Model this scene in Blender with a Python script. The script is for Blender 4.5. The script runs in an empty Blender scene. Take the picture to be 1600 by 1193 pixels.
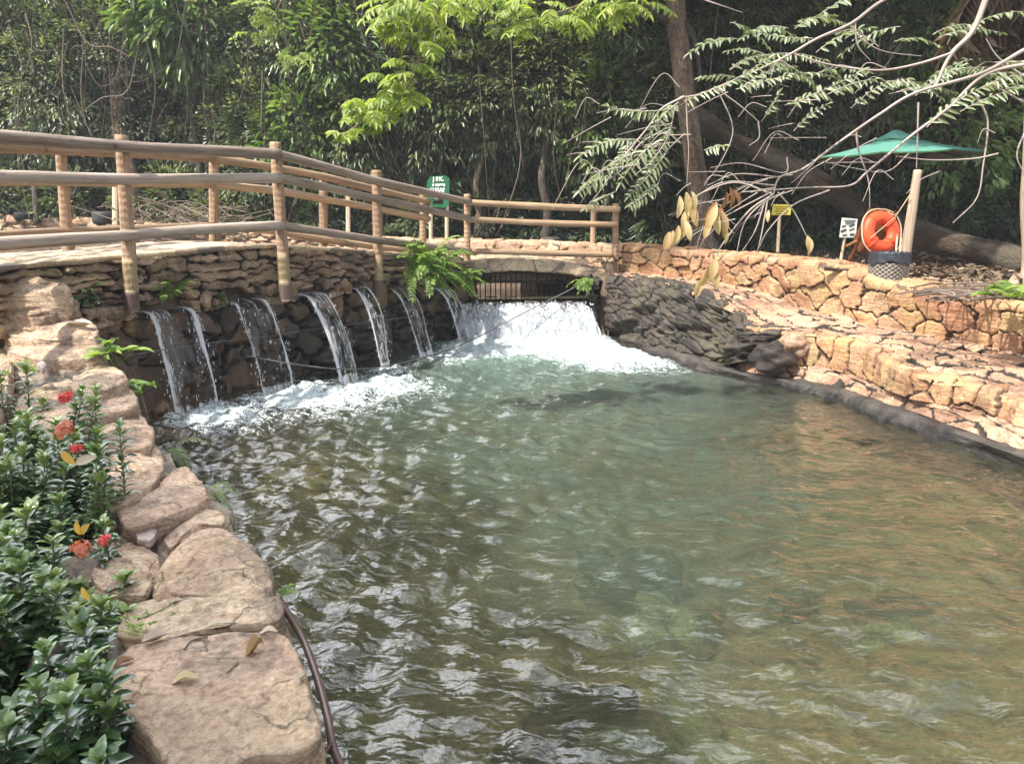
import bpy, math, random
import numpy as np
from mathutils import Vector, Matrix

R = math.radians
scene = bpy.context.scene
COL = scene.collection

# ---------------------------------------------------------------- camera, light, exposure
CAM_H, PITCH, FPX = 2.1, R(12.48), 1199.0
cam_data = bpy.data.cameras.new('camera')
cam_data.sensor_width = 36.0
cam_data.lens = FPX / 1600 * 36.0
cam_data.clip_start = 0.05
cam_data.clip_end = 600
cam = bpy.data.objects.new('camera', cam_data)
COL.objects.link(cam)
cam.location = (0, 0, CAM_H)
cam.rotation_euler = (R(90) - PITCH, 0, 0)
scene.camera = cam

SUN_DIR = Vector((-0.46, -0.36, 0.86)).normalized()     # towards the sun
world = bpy.data.worlds.new('World')
scene.world = world
world.use_nodes = True
wn = world.node_tree
bg = wn.nodes['Background']
sky = wn.nodes.new('ShaderNodeTexSky')
sky.sky_type = 'NISHITA'
sky.sun_disc = False
sky.sun_elevation = math.asin(SUN_DIR.z)
sky.sun_rotation = math.atan2(SUN_DIR.x, SUN_DIR.y)
sky.air_density = 1.0
sky.dust_density = 3.0
sky.ozone_density = 1.0
# broken bright cloud over the blue
wtc = wn.nodes.new('ShaderNodeTexCoord')
wno = wn.nodes.new('ShaderNodeTexNoise'); wno.inputs['Scale'].default_value = 2.2; wno.inputs['Detail'].default_value = 6
wmp = wn.nodes.new('ShaderNodeMapRange'); wmp.interpolation_type = 'SMOOTHSTEP'
for i_, v_ in ((1, .40), (2, .58), (3, 0.0), (4, 1.0)): wmp.inputs[i_].default_value = v_
wmx = wn.nodes.new('ShaderNodeMix'); wmx.data_type = 'RGBA'; wmx.inputs[7].default_value = (13.0, 13.4, 14.2, 1)
wn.links.new(wtc.outputs['Generated'], wno.inputs['Vector']); wn.links.new(wno.outputs['Fac'], wmp.inputs[0])
# the brightest cloud stands low over the front left, thinner cloud elsewhere
wdt = wn.nodes.new('ShaderNodeVectorMath'); wdt.operation = 'DOT_PRODUCT'; wdt.inputs[1].default_value = Vector((-0.42, 0.72, 0.55)).normalized()
wdm = wn.nodes.new('ShaderNodeMapRange'); wdm.interpolation_type = 'SMOOTHSTEP'
for i_, v_ in ((1, .45), (2, .97), (3, 0.42), (4, 2.1)): wdm.inputs[i_].default_value = v_
wml = wn.nodes.new('ShaderNodeMix'); wml.data_type = 'RGBA'; wml.blend_type = 'MULTIPLY'; wml.inputs[0].default_value = 1.0; wml.inputs[6].default_value = (13.0, 13.4, 14.2, 1)
wn.links.new(wtc.outputs['Generated'], wdt.inputs[0]); wn.links.new(wdt.outputs['Value'], wdm.inputs[0]); wn.links.new(wdm.outputs[0], wml.inputs[7]); wn.links.new(wml.outputs[2], wmx.inputs[7])
wn.links.new(wmp.outputs[0], wmx.inputs[0]); wn.links.new(sky.outputs[0], wmx.inputs[6])
wn.links.new(wmx.outputs[2], bg.inputs['Color'])
bg.inputs['Strength'].default_value = 0.105
sun_data = bpy.data.lights.new('sun', 'SUN')
sun_data.energy = 3.5
sun_data.angle = R(1.5)
sun_data.color = (1.0, 0.95, 0.86)
sun = bpy.data.objects.new('sun', sun_data)
COL.objects.link(sun)
sun.rotation_euler = (-SUN_DIR).to_track_quat('-Z', 'Y').to_euler()
scene.view_settings.view_transform = 'Standard'
scene.view_settings.look = 'None'
scene.view_settings.exposure = 1.48
scene.view_settings.gamma = 1.0
cy = scene.cycles
cy.max_bounces = 8
cy.diffuse_bounces = 3
cy.glossy_bounces = 3
cy.transmission_bounces = 4
cy.transparent_max_bounces = 14
cy.caustics_reflective = False
cy.caustics_refractive = False
cy.sample_clamp_indirect = 4.0
cy.use_denoising = True
cy.use_adaptive_sampling = True
cy.adaptive_threshold = 0.015

# ---------------------------------------------------------------- pixel calibration of the photograph
SP, CP = math.sin(PITCH), math.cos(PITCH)
def ray(px, py):
    xc = (px - 800) / FPX
    yc = (py - 596.5) / FPX
    return Vector((xc, CP - yc * SP, -SP - yc * CP))
def at_y(px, py, Y):
    d = ray(px, py)
    return Vector((0, 0, CAM_H)) + d * (Y / d.y)
def at_z(px, py, z):
    d = ray(px, py)
    return Vector((0, 0, CAM_H)) + d * ((z - CAM_H) / d.z)

# ---------------------------------------------------------------- numpy noise
def _h(ix, iy, iz, seed):
    with np.errstate(over='ignore'):
        h = (ix.astype(np.int64) * 374761393 + iy.astype(np.int64) * 668265263 + iz.astype(np.int64) * 2147483647 + seed * 1274126177) & 0xffffffff
        h = ((h ^ (h >> 13)) * 1274126177) & 0xffffffff
        h = ((h ^ (h >> 16)) * 2246822519) & 0xffffffff
        h = h ^ (h >> 15)
    return (h & 0xffffff) / float(0xffffff)
def vnoise(p, seed=0):
    p = np.asarray(p, dtype=float)
    i = np.floor(p).astype(np.int64)
    f = p - i
    f = f * f * (3 - 2 * f)
    x, y, z = i[..., 0], i[..., 1], i[..., 2]
    fx, fy, fz = f[..., 0], f[..., 1], f[..., 2]
    def c(a, b, d): return _h(x + a, y + b, z + d, seed)
    x00 = c(0,0,0) * (1-fx) + c(1,0,0) * fx
    x10 = c(0,1,0) * (1-fx) + c(1,1,0) * fx
    x01 = c(0,0,1) * (1-fx) + c(1,0,1) * fx
    x11 = c(0,1,1) * (1-fx) + c(1,1,1) * fx
    return (x00 * (1-fy) + x10 * fy) * (1-fz) + (x01 * (1-fy) + x11 * fy) * fz
def fbm(p, octv=4, seed=0, gain=0.5):
    p = np.asarray(p, dtype=float)
    a, s, t = 1.0, 0.0, 0.0
    for k in range(octv):
        s = s + a * vnoise(p * (2.03 ** k) + 17.3 * k, seed + k)
        t += a
        a *= gain
    return s / t
def ridge(p, octv=4, seed=0):
    p = np.asarray(p, dtype=float)
    a, s, t = 1.0, 0.0, 0.0
    for k in range(octv):
        s = s + a * (1 - np.abs(2 * vnoise(p * (2.1 ** k) + 9.1 * k, seed + k) - 1))
        t += a
        a *= 0.5
    return s / t
def sstep(a, b, x):
    t = np.clip((x - a) / (b - a), 0, 1)
    return t * t * (3 - 2 * t)

# ---------------------------------------------------------------- object helpers
def tag(o, label=None, cat=None, group=None, kind=None):
    if label: o['label'] = label
    if cat: o['category'] = cat
    if group: o['group'] = group
    if kind: o['kind'] = kind
    return o
def link(name, me, mat, parent=None):
    o = bpy.data.objects.new(name, me)
    COL.objects.link(o)
    if mat is not None and me is not None and len(me.materials) == 0:
        me.materials.append(mat)
    if parent is not None:
        o.parent = parent
        o.matrix_parent_inverse = Matrix.Translation(parent.location).inverted() if parent.type == 'EMPTY' else Matrix()
    return o
def empty(name, loc):
    o = bpy.data.objects.new(name, None)
    o.empty_display_size = 0.2
    COL.objects.link(o)
    o.location = loc
    return o
def mesh_np(name, V, Q, tone=None, tc=None, smooth=True, extra=None):
    V = np.ascontiguousarray(V, dtype=np.float32)
    Q = np.ascontiguousarray(Q, dtype=np.int32)
    k = Q.shape[1]
    me = bpy.data.meshes.new(name)
    me.vertices.add(len(V))
    me.vertices.foreach_set('co', V.ravel())
    me.loops.add(Q.size)
    me.loops.foreach_set('vertex_index', Q.ravel())
    me.polygons.add(len(Q))
    me.polygons.foreach_set('loop_start', np.arange(0, Q.size, k, dtype=np.int32))
    me.polygons.foreach_set('loop_total', np.full(len(Q), k, dtype=np.int32))
    me.polygons.foreach_set('use_smooth', np.full(len(Q), smooth, dtype=bool))
    me.update(calc_edges=True)
    me.validate()
    set_attr(me, 'tone', tone, True)
    set_attr(me, 'tc', tc, False)
    for nm, a in (extra or {}).items():
        at = me.attributes.new(nm, 'FLOAT', 'POINT')
        at.data.foreach_set('value', np.ascontiguousarray(a, dtype=np.float32).ravel())
    return me
def set_attr(me, nm, a, colour):
    if a is None: return
    a = np.asarray(a, dtype=np.float32)
    if colour:
        if a.shape[1] == 3: a = np.concatenate([a, np.ones((len(a), 1), np.float32)], 1)
        at = me.attributes.new(nm, 'FLOAT_COLOR', 'POINT')
        at.data.foreach_set('color', np.ascontiguousarray(a).ravel())
    else:
        at = me.attributes.new(nm, 'FLOAT_VECTOR', 'POINT')
        at.data.foreach_set('vector', np.ascontiguousarray(a).ravel())

class MB:
    """collects quads of several shapes into one mesh"""
    def __init__(self):
        self.V, self.Q, self.T, self.C, self.n = [], [], [], [], 0
    def add(self, V, Q, tone=(0.5, 1, 0.5), tc=None):
        V = np.asarray(V, dtype=float); Q = np.asarray(Q, dtype=int)
        self.V.append(V); self.Q.append(Q + self.n)
        t = np.asarray(tone, dtype=float)
        if t.ndim == 1: t = np.tile(t, (len(V), 1))
        self.T.append(t)
        self.C.append(V if tc is None else np.asarray(tc))
        self.n += len(V)
    def tube(self, pts, rad, n=8, tone=None, cap=True, wob=0.0, seed=0):
        P = np.array([tuple(p) for p in pts], dtype=float)
        k = len(P)
        r = np.full(k, rad, dtype=float) if np.isscalar(rad) else np.asarray(rad, dtype=float)
        T = np.gradient(P, axis=0)
        T /= np.linalg.norm(T, axis=1)[:, None] + 1e-9
        ref = np.array([0, 0, 1.0]) if abs(T[0, 2]) < 0.9 else np.array([1.0, 0, 0])
        A = np.zeros_like(P); B = np.zeros_like(P)
        a = np.cross(T[0], ref); a /= np.linalg.norm(a)
        for i in range(k):
            a = a - T[i] * np.dot(a, T[i]); a /= np.linalg.norm(a) + 1e-9
            A[i] = a; B[i] = np.cross(T[i], a)
        s = np.concatenate([[0], np.cumsum(np.linalg.norm(np.diff(P, axis=0), axis=1))])
        th = np.arange(n) * 2 * math.pi / n
        rr = r[:, None] * np.ones(n)[None]
        if wob:
            q = np.stack([np.repeat(s[:, None], n, 1) * 1.7, np.cos(th)[None].repeat(k, 0) * 1.2, np.sin(th)[None].repeat(k, 0) * 1.2], -1)
            rr = rr * (1 + wob * (fbm(q, 3, seed) - 0.5) * 2)
        V = P[:, None] + rr[..., None] * (np.cos(th)[None, :, None] * A[:, None] + np.sin(th)[None, :, None] * B[:, None])
        tc = np.stack([np.repeat(s[:, None], n, 1) + seed * 3.7, rr * np.cos(th), rr * np.sin(th)], -1)
        i, j = np.meshgrid(np.arange(k - 1), np.arange(n), indexing='ij')
        j2 = (j + 1) % n
        Q = np.stack([i * n + j, i * n + j2, (i + 1) * n + j2, (i + 1) * n + j], -1).reshape(-1, 4)
        V = V.reshape(-1, 3); tc = tc.reshape(-1, 3)
        if cap:
            Q = list(map(list, Q))
            for base, c in ((0, P[0]), ((k - 1) * n, P[-1])):
                ci = len(V)
                V = np.vstack([V, c]); tc = np.vstack([tc, tc[base]])
                for q in range(0, n, 2):
                    Q.append([base + q, base + (q + 1) % n, base + (q + 2) % n, ci])
            Q = np.array(Q)
        t = tone if tone is not None else (random.random(), 1, random.random())
        self.add(V, Q, t, tc)
    def box(self, c, s, rot=None, tone=(0.5, 1, 0.5)):
        c = Vector(c); h = Vector(s) / 2
        m = rot if rot is not None else Matrix.Identity(3)
        V = [tuple(c + m @ Vector((x * h.x, y * h.y, z * h.z))) for x in (-1, 1) for y in (-1, 1) for z in (-1, 1)]
        Q = [(0,1,3,2),(4,6,7,5),(0,4,5,1),(2,3,7,6),(0,2,6,4),(1,5,7,3)]
        self.add(V, Q, tone)
    def blob(self, c, s, seed=0, n=10, amp=0.25, tone=(0.5, 1, 0.5)):
        V, Q = sphere_np(n, n)
        k = 1 + amp * (fbm(V * 1.6 + seed * 7.7, 3, seed) - 0.5) * 2
        self.add(V * k[:, None] * np.array(s) + np.array(tuple(c)), Q, tone)
    def build(self, name, mat, parent=None, smooth=True):
        me = mesh_np(name, np.vstack(self.V), np.vstack(self.Q), np.vstack(self.T), np.vstack(self.C), smooth)
        return link(name, me, mat, parent)
def sphere_np(nu, nv):
    th = np.linspace(0.02, math.pi - 0.02, nv + 1); ph = np.arange(nu) * 2 * math.pi / nu
    a, b = np.meshgrid(th, ph, indexing='ij')
    V = np.stack([np.sin(a) * np.cos(b), np.sin(a) * np.sin(b), np.cos(a)], -1).reshape(-1, 3)
    i, j = np.meshgrid(np.arange(nv), np.arange(nu), indexing='ij'); j2 = (j + 1) % nu
    Q = np.stack([i * nu + j, (i + 1) * nu + j, (i + 1) * nu + j2, i * nu + j2], -1).reshape(-1, 4)
    return V, Q
def catmull(pts, per=8):
    P = [Vector(p) for p in pts]
    P = [P[0] * 2 - P[1]] + P + [P[-1] * 2 - P[-2]]
    out = []
    for i in range(1, len(P) - 2):
        for k in range(per):
            t = k / per
            a, b, c, d = P[i-1], P[i], P[i+1], P[i+2]
            out.append(0.5 * ((2*b) + (c - a) * t + (2*a - 5*b + 4*c - d) * t*t + (3*b - a - 3*c + d) * t**3))
    out.append(P[-2])
    return out
def lathe(mb, prof, c, n=24, tone=(0.5, 1, 0.5)):
    th = np.arange(n) * 2 * math.pi / n
    V = np.array([[c[0] + r * math.cos(t), c[1] + r * math.sin(t), c[2] + z] for r, z in prof for t in th])
    k = len(prof)
    i, j = np.meshgrid(np.arange(k - 1), np.arange(n), indexing='ij'); j2 = (j + 1) % n
    mb.add(V, np.stack([i*n+j, i*n+j2, (i+1)*n+j2, (i+1)*n+j], -1).reshape(-1, 4), tone)

# ---------------------------------------------------------------- materials
def new_mat(name):
    m = bpy.data.materials.new(name)
    m.use_nodes = True
    nt = m.node_tree
    nt.nodes.clear()
    return m, nt
def nd(nt, t, ins=None, **at):
    n = nt.nodes.new(t)
    for k, v in at.items(): setattr(n, k, v)
    for k, v in (ins or {}).items():
        s = n.inputs[k]
        if isinstance(v, bpy.types.NodeSocket): nt.links.new(v, s)
        else: s.default_value = v
    return n
def rgb(c): return (c[0], c[1], c[2], 1.0)
def ramp(nt, fac, stops, interp='LINEAR'):
    n = nd(nt, 'ShaderNodeValToRGB', {0: fac})
    cr = n.color_ramp
    cr.interpolation = interp
    while len(cr.elements) < len(stops): cr.elements.new(0.5)
    for e, (p, c) in zip(cr.elements, stops):
        e.position = p
        e.color = rgb(c) if not isinstance(c, (int, float)) else (c, c, c, 1)
    return n.outputs[0]
def mixc(nt, fac, a, b, mode='MIX'):
    n = nd(nt, 'ShaderNodeMix', data_type='RGBA', blend_type=mode, clamp_factor=True)
    for idx, v in ((0, fac), (6, a), (7, b)):
        if isinstance(v, bpy.types.NodeSocket): nt.links.new(v, n.inputs[idx])
        else: n.inputs[idx].default_value = v if idx == 0 else rgb(v)
    return n.outputs[2]
def math_n(nt, op, a, b=0.0, c=None, clamp=False):
    n = nd(nt, 'ShaderNodeMath', operation=op, use_clamp=clamp)
    for i, v in enumerate((a, b) if c is None else (a, b, c)):
        if isinstance(v, bpy.types.NodeSocket): nt.links.new(v, n.inputs[i])
        else: n.inputs[i].default_value = v
    return n.outputs[0]
def noise(nt, vec, scale, detail=5, rough=0.55, dist=0.0):
    return nd(nt, 'ShaderNodeTexNoise', {'Vector': vec, 'Scale': scale, 'Detail': detail, 'Roughness': rough, 'Distortion': dist}).outputs['Fac']
def smap(nt, v, a, b, lo=0.0, hi=1.0):
    return nd(nt, 'ShaderNodeMapRange', {0: v, 1: a, 2: b, 3: lo, 4: hi}, interpolation_type='SMOOTHSTEP').outputs[0]
def scaled(nt, vec, s):
    return nd(nt, 'ShaderNodeMapping', {'Vector': vec, 'Scale': s}).outputs[0]
def out(nt, shader):
    nd(nt, 'ShaderNodeOutputMaterial', {'Surface': shader})
def bump(nt, h, strength=0.4, dist=0.02):
    return nd(nt, 'ShaderNodeBump', {'Height': h, 'Strength': strength, 'Distance': dist}).outputs[0]

def stone_mat(name, cols, mortar=(0.16, 0.13, 0.10), moss=0.0, stain=0.3, rough=0.85, wet=None, strata=0.5, grain=1.0, mosscol=(0.13, 0.14, 0.03), bs=0.6, cracks=0.0):
    m, nt = new_mat(name)
    a = nd(nt, 'ShaderNodeAttribute', attribute_name='tone')
    sep = nd(nt, 'ShaderNodeSeparateColor', {0: a.outputs['Color']})
    pos = nd(nt, 'ShaderNodeTexCoord').outputs['Object']
    k = len(cols)
    col = ramp(nt, sep.outputs[0], [(i / max(1, k - 1), c) for i, c in enumerate(cols)])
    n1 = noise(nt, pos, 2.6, 8, 0.6)
    n2 = noise(nt, pos, 34, 6, 0.7)
    n3 = noise(nt, scaled(nt, pos, (2.5, 2.5, 26)), 1.0, 6, 0.6, 0.6)
    col = mixc(nt, 1.0, col, ramp(nt, n1, [(0.34, (0.6, 0.55, 0.5)), (0.5, (1, 1, 1)), (0.66, (1.25, 1.22, 1.15))]), 'MULTIPLY')
    col = mixc(nt, grain, col, ramp(nt, n2, [(0.36, (0.6, 0.57, 0.54)), (0.5, (1, 1, 1)), (0.64, (1.25, 1.25, 1.22))]), 'MULTIPLY')
    col = mixc(nt, strata, col, ramp(nt, n3, [(0.38, (0.55, 0.44, 0.38)), (0.5, (1, 1, 1)), (0.62, (1.2, 1.16, 1.08))]), 'MULTIPLY')
    vor = nd(nt, 'ShaderNodeTexVoronoi', {'Vector': pos, 'Scale': 5.0}, feature='DISTANCE_TO_EDGE').outputs[0]
    st = noise(nt, pos, 1.7, 9, 0.68, 0.4)
    col = mixc(nt, math_n(nt, 'MULTIPLY', smap(nt, st, 0.51, 0.60), stain), col, (0.05, 0.042, 0.036))
    if cracks:
        cv = nd(nt, 'ShaderNodeTexVoronoi', {'Vector': nd(nt, 'ShaderNodeVectorMath', {0: scaled(nt, pos, (2.2, 3.4, 6)), 1: nd(nt, 'ShaderNodeTexNoise', {'Vector': pos, 'Scale': 3.0, 'Detail': 6.0}).outputs['Color']}, operation='ADD').outputs[0], 'Scale': 1.0}, feature='DISTANCE_TO_EDGE').outputs[0]
        ck = math_n(nt, 'MULTIPLY', smap(nt, cv, 0.02, 0.0), smap(nt, n1, 0.42, 0.56))
        col = mixc(nt, math_n(nt, 'MULTIPLY', ck, cracks), col, (0.06, 0.045, 0.035))
    if moss:
        ms = noise(nt, pos, 1.3, 8, 0.65)
        col = mixc(nt, math_n(nt, 'MULTIPLY', smap(nt, ms, 0.49, 0.6), moss), col, mosscol)
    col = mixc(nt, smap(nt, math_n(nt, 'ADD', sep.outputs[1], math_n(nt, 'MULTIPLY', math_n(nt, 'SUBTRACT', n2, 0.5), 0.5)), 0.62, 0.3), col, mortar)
    rg = rough
    if wet:
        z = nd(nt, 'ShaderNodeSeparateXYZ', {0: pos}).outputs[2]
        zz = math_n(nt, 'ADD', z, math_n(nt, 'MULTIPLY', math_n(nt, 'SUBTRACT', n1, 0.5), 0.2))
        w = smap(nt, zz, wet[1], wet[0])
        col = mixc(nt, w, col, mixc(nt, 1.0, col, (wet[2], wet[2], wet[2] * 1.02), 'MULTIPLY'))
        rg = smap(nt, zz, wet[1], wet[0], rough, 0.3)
    h = math_n(nt, 'ADD', math_n(nt, 'MULTIPLY', n2, 0.5), math_n(nt, 'ADD', n3, math_n(nt, 'MULTIPLY', noise(nt, pos, 11, 6, 0.6), 1.2)))
    b = nd(nt, 'ShaderNodeBsdfPrincipled', {'Base Color': col, 'Roughness': rg, 'Normal': bump(nt, h, bs, 0.03)})
    out(nt, b.outputs[0])
    return m

def leaf_mat(name, cols, rough=0.42, trans=0.35, spec=0.5, back=None):
    m, nt = new_mat(name)
    a = nd(nt, 'ShaderNodeAttribute', attribute_name='tone')
    sep = nd(nt, 'ShaderNodeSeparateColor', {0: a.outputs['Color']})
    oi = nd(nt, 'ShaderNodeObjectInfo').outputs['Random']
    k = len(cols)
    f = math_n(nt, 'ADD', sep.outputs[0], math_n(nt, 'MULTIPLY', math_n(nt, 'SUBTRACT', oi, 0.5), 0.3), clamp=True)
    col = ramp(nt, f, [(i / max(1, k - 1), c) for i, c in enumerate(cols)])
    p = nd(nt, 'ShaderNodeBsdfPrincipled', {'Base Color': col, 'Roughness': rough, 'Specular IOR Level': spec})
    t = nd(nt, 'ShaderNodeBsdfTranslucent', {'Color': mixc(nt, 1.0, col, (1.3, 1.35, 0.55), 'MULTIPLY')})
    out(nt, nd(nt, 'ShaderNodeMixShader', {0: trans, 1: p.outputs[0], 2: t.outputs[0]}).outputs[0])
    return m

def wood_mat(name, cols, rough=0.7, rings=0.0, ringscale=34, dark=0.5):
    m, nt = new_mat(name)
    a = nd(nt, 'ShaderNodeAttribute', attribute_name='tone')
    r = nd(nt, 'ShaderNodeSeparateColor', {0: a.outputs['Color']}).outputs[0]
    tc = nd(nt, 'ShaderNodeAttribute', attribute_name='tc').outputs['Vector']
    g1 = noise(nt, scaled(nt, tc, (1.6, 32, 32)), 1.0, 7, 0.65, 0.3)
    g2 = noise(nt, scaled(nt, tc, (2.2, 9, 9)), 1.0, 5, 0.6)
    g3 = noise(nt, scaled(nt, tc, (5, 90, 90)), 1.0, 4, 0.6)
    kn = noise(nt, scaled(nt, tc, (6, 12, 12)), 1.0, 2, 0.5)
    k = len(cols)
    f = math_n(nt, 'ADD', math_n(nt, 'MULTIPLY', r, 0.45), math_n(nt, 'MULTIPLY', g2, 0.7), clamp=True)
    f = math_n(nt, 'SUBTRACT', f, 0.08)
    col = ramp(nt, f, [(0.15 + 0.7 * i / max(1, k - 1), c) for i, c in enumerate(cols)])
    col = mixc(nt, 1.0, col, ramp(nt, g1, [(0.3, (0.45, 0.42, 0.4)), (0.52, (1, 1, 1)), (0.75, (1.2, 1.18, 1.15))]), 'MULTIPLY')
    col = mixc(nt, smap(nt, g3, 0.62, 0.72, 0, dark), col, (0.05, 0.035, 0.025))
    col = mixc(nt, smap(nt, kn, 0.7, 0.78, 0, 0.8), col, (0.06, 0.035, 0.02))
    h = math_n(nt, 'ADD', g1, math_n(nt, 'MULTIPLY', g3, 0.6))
    if rings:
        s = nd(nt, 'ShaderNodeSeparateXYZ', {0: tc}).outputs[0]
        wv = math_n(nt, 'SINE', math_n(nt, 'ADD', math_n(nt, 'MULTIPLY', s, ringscale * 2 * math.pi), math_n(nt, 'MULTIPLY', g2, 9.0)))
        wv = math_n(nt, 'MULTIPLY', wv, noise(nt, scaled(nt, tc, (3, 14, 14)), 1.0, 2))
        col = mixc(nt, math_n(nt, 'MULTIPLY', smap(nt, wv, 0.1, 0.55), rings), col, (0.13, 0.06, 0.03))
        h = math_n(nt, 'ADD', h, math_n(nt, 'MULTIPLY', wv, -0.7))
    b = nd(nt, 'ShaderNodeBsdfPrincipled', {'Base Color': col, 'Roughness': rough, 'Normal': bump(nt, h, 0.5, 0.012)})
    out(nt, b.outputs[0])
    return m

def bark_mat(name, cols, crack=0.6, lichen=0.25):
    m, nt = new_mat(name)
    tc = nd(nt, 'ShaderNodeAttribute', attribute_name='tc').outputs['Vector']
    n1 = noise(nt, scaled(nt, tc, (2.2, 7, 7)), 1.0, 8, 0.65, 0.5)
    n2 = noise(nt, scaled(nt, tc, (16, 40, 40)), 1.0, 6, 0.7)
    n4 = noise(nt, scaled(nt, tc, (0.9, 2.4, 2.4)), 1.0, 4, 0.6)
    v = nd(nt, 'ShaderNodeTexVoronoi', {'Vector': scaled(nt, tc, (5, 26, 26)), 'Scale': 1.0}, feature='DISTANCE_TO_EDGE').outputs[0]
    k = len(cols)
    col = ramp(nt, n1, [(0.32 + 0.36 * i / max(1, k - 1), c) for i, c in enumerate(cols)])
    col = mixc(nt, 1.0, col, ramp(nt, n2, [(0.36, (0.55, 0.52, 0.5)), (0.5, (1, 1, 1)), (0.64, (1.3, 1.28, 1.25))]), 'MULTIPLY')
    col = mixc(nt, smap(nt, v, 0.10, 0.0, 0, crack), col, (0.025, 0.018, 0.013))
    col = mixc(nt, smap(nt, n4, 0.53, 0.62, 0, lichen), col, (0.26, 0.25, 0.18))
    col = mixc(nt, smap(nt, n4, 0.46, 0.38, 0, 0.6), col, (0.04, 0.03, 0.022))
    h = math_n(nt, 'ADD', math_n(nt, 'MULTIPLY', n1, 1.2), math_n(nt, 'ADD', math_n(nt, 'MULTIPLY', n2, 0.5), math_n(nt, 'MULTIPLY', smap(nt, v, 0, .15), 0.5)))
    out(nt, nd(nt, 'ShaderNodeBsdfPrincipled', {'Base Color': col, 'Roughness': 0.9, 'Normal': bump(nt, h, 0.8, 0.03)}).outputs[0])
    return m

def plain_mat(name, col, rough=0.6, var=0.25, scale=14, spec=0.4, metal=0.0, dirt=0.0, bs=0.15):
    m, nt = new_mat(name)
    pos = nd(nt, 'ShaderNodeTexCoord').outputs['Object']
    n = noise(nt, pos, scale, 6, 0.6)
    c = mixc(nt, 1.0, col, ramp(nt, n, [(0.25, (1 - var,) * 3), (0.75, (1 + var,) * 3)]), 'MULTIPLY')
    if dirt:
        c = mixc(nt, math_n(nt, 'MULTIPLY', smap(nt, noise(nt, pos, 3.1, 8, 0.65), 0.48, 0.68), dirt), c, (0.09, 0.07, 0.05))
    b = nd(nt, 'ShaderNodeBsdfPrincipled', {'Base Color': c, 'Roughness': rough, 'Specular IOR Level': spec, 'Metallic': metal, 'Normal': bump(nt, n, bs, 0.01)})
    out(nt, b.outputs[0])
    return m

SAND = [(0.36, 0.21, 0.13), (0.45, 0.29, 0.18), (0.52, 0.36, 0.23), (0.42, 0.25, 0.17), (0.50, 0.38, 0.24), (0.38, 0.28, 0.21)]
M = {}
M['edge_stone'] = stone_mat('edge_stone', [(0.45, 0.315, 0.23), (0.55, 0.41, 0.30), (0.50, 0.36, 0.265), (0.54, 0.42, 0.30)], moss=0.3, stain=0.5, strata=0.5, wet=(0.12, 0.3, 0.4), bs=1.3, mosscol=(0.19, 0.17, 0.08), cracks=0.9)
M['mortar'] = stone_mat('mortar', [(0.25, 0.20, 0.155), (0.28, 0.225, 0.175)], moss=0.3, stain=0.5, strata=0.1, wet=(0.12, 0.35, 0.35))
M['bank_stone'] = stone_mat('bank_stone', [(0.44, 0.225, 0.12), (0.48, 0.285, 0.155), (0.41, 0.195, 0.112), (0.46, 0.295, 0.175), (0.45, 0.245, 0.14), (0.48, 0.335, 0.175)], mortar=(0.13, 0.08, 0.05), moss=0.3, stain=0.2, strata=0.35, mosscol=(0.27, 0.22, 0.07), cracks=.6)
M['flag_stone'] = stone_mat('flag_stone', [(0.42, 0.25, 0.17), (0.36, 0.225, 0.155), (0.48, 0.315, 0.21), (0.37, 0.205, 0.135)], mortar=(0.03, 0.024, 0.018), moss=0.2, stain=0.35, strata=0.5, mosscol=(0.09, 0.08, 0.03), cracks=.8)
M['dark_rock'] = stone_mat('dark_rock', [(0.034, 0.029, 0.025), (0.06, 0.047, 0.038), (0.042, 0.034, 0.028), (0.085, 0.062, 0.046)], mortar=(0.01, 0.008, 0.007), moss=0.3, stain=0.4, strata=0.5, rough=0.6, mosscol=(0.08, 0.075, 0.02))
M['bridge_stone'] = stone_mat('bridge_stone', [(0.25, 0.18, 0.125), (0.32, 0.235, 0.165), (0.38, 0.28, 0.20), (0.22, 0.16, 0.115), (0.36, 0.24, 0.165)], mortar=(0.035, 0.03, 0.025), moss=0.2, stain=0.45, strata=0.6)
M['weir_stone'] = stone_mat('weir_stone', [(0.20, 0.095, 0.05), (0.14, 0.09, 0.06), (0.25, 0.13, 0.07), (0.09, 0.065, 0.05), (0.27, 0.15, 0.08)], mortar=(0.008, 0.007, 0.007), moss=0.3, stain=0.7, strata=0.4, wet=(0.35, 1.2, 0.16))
M['far_wall'] = stone_mat('far_wall', [(0.46, 0.29, 0.18), (0.52, 0.36, 0.24), (0.40, 0.26, 0.18)], mortar=(0.2, 0.14, 0.1), stain=0.2)
M['concrete'] = stone_mat('concrete', [(0.058, 0.05, 0.043), (0.07, 0.06, 0.052)], mortar=(0.045, 0.038, 0.033), stain=0.5, strata=0.0, wet=(0.04, 0.14, 0.4), rough=0.8)
M['slab'] = stone_mat('slab', [(0.48, 0.38, 0.27), (0.44, 0.34, 0.24)], stain=0.4, strata=0.15, moss=0.15)
M['bed'] = stone_mat('bed', [(0.20, 0.15, 0.09), (0.17, 0.13, 0.075), (0.24, 0.18, 0.10), (0.13, 0.11, 0.07)], mortar=(0.10, 0.08, 0.05), stain=0.4, strata=0.0, moss=0.5, mosscol=(0.10, 0.10, 0.04))
M['ground'] = stone_mat('ground', [(0.10, 0.068, 0.045), (0.12, 0.08, 0.055)], stain=0.4, strata=0.0, moss=0.0)
M['pebble'] = stone_mat('pebble', [(0.42, 0.36, 0.33), (0.45, 0.38, 0.35)], stain=0.2, strata=0.0)
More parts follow.
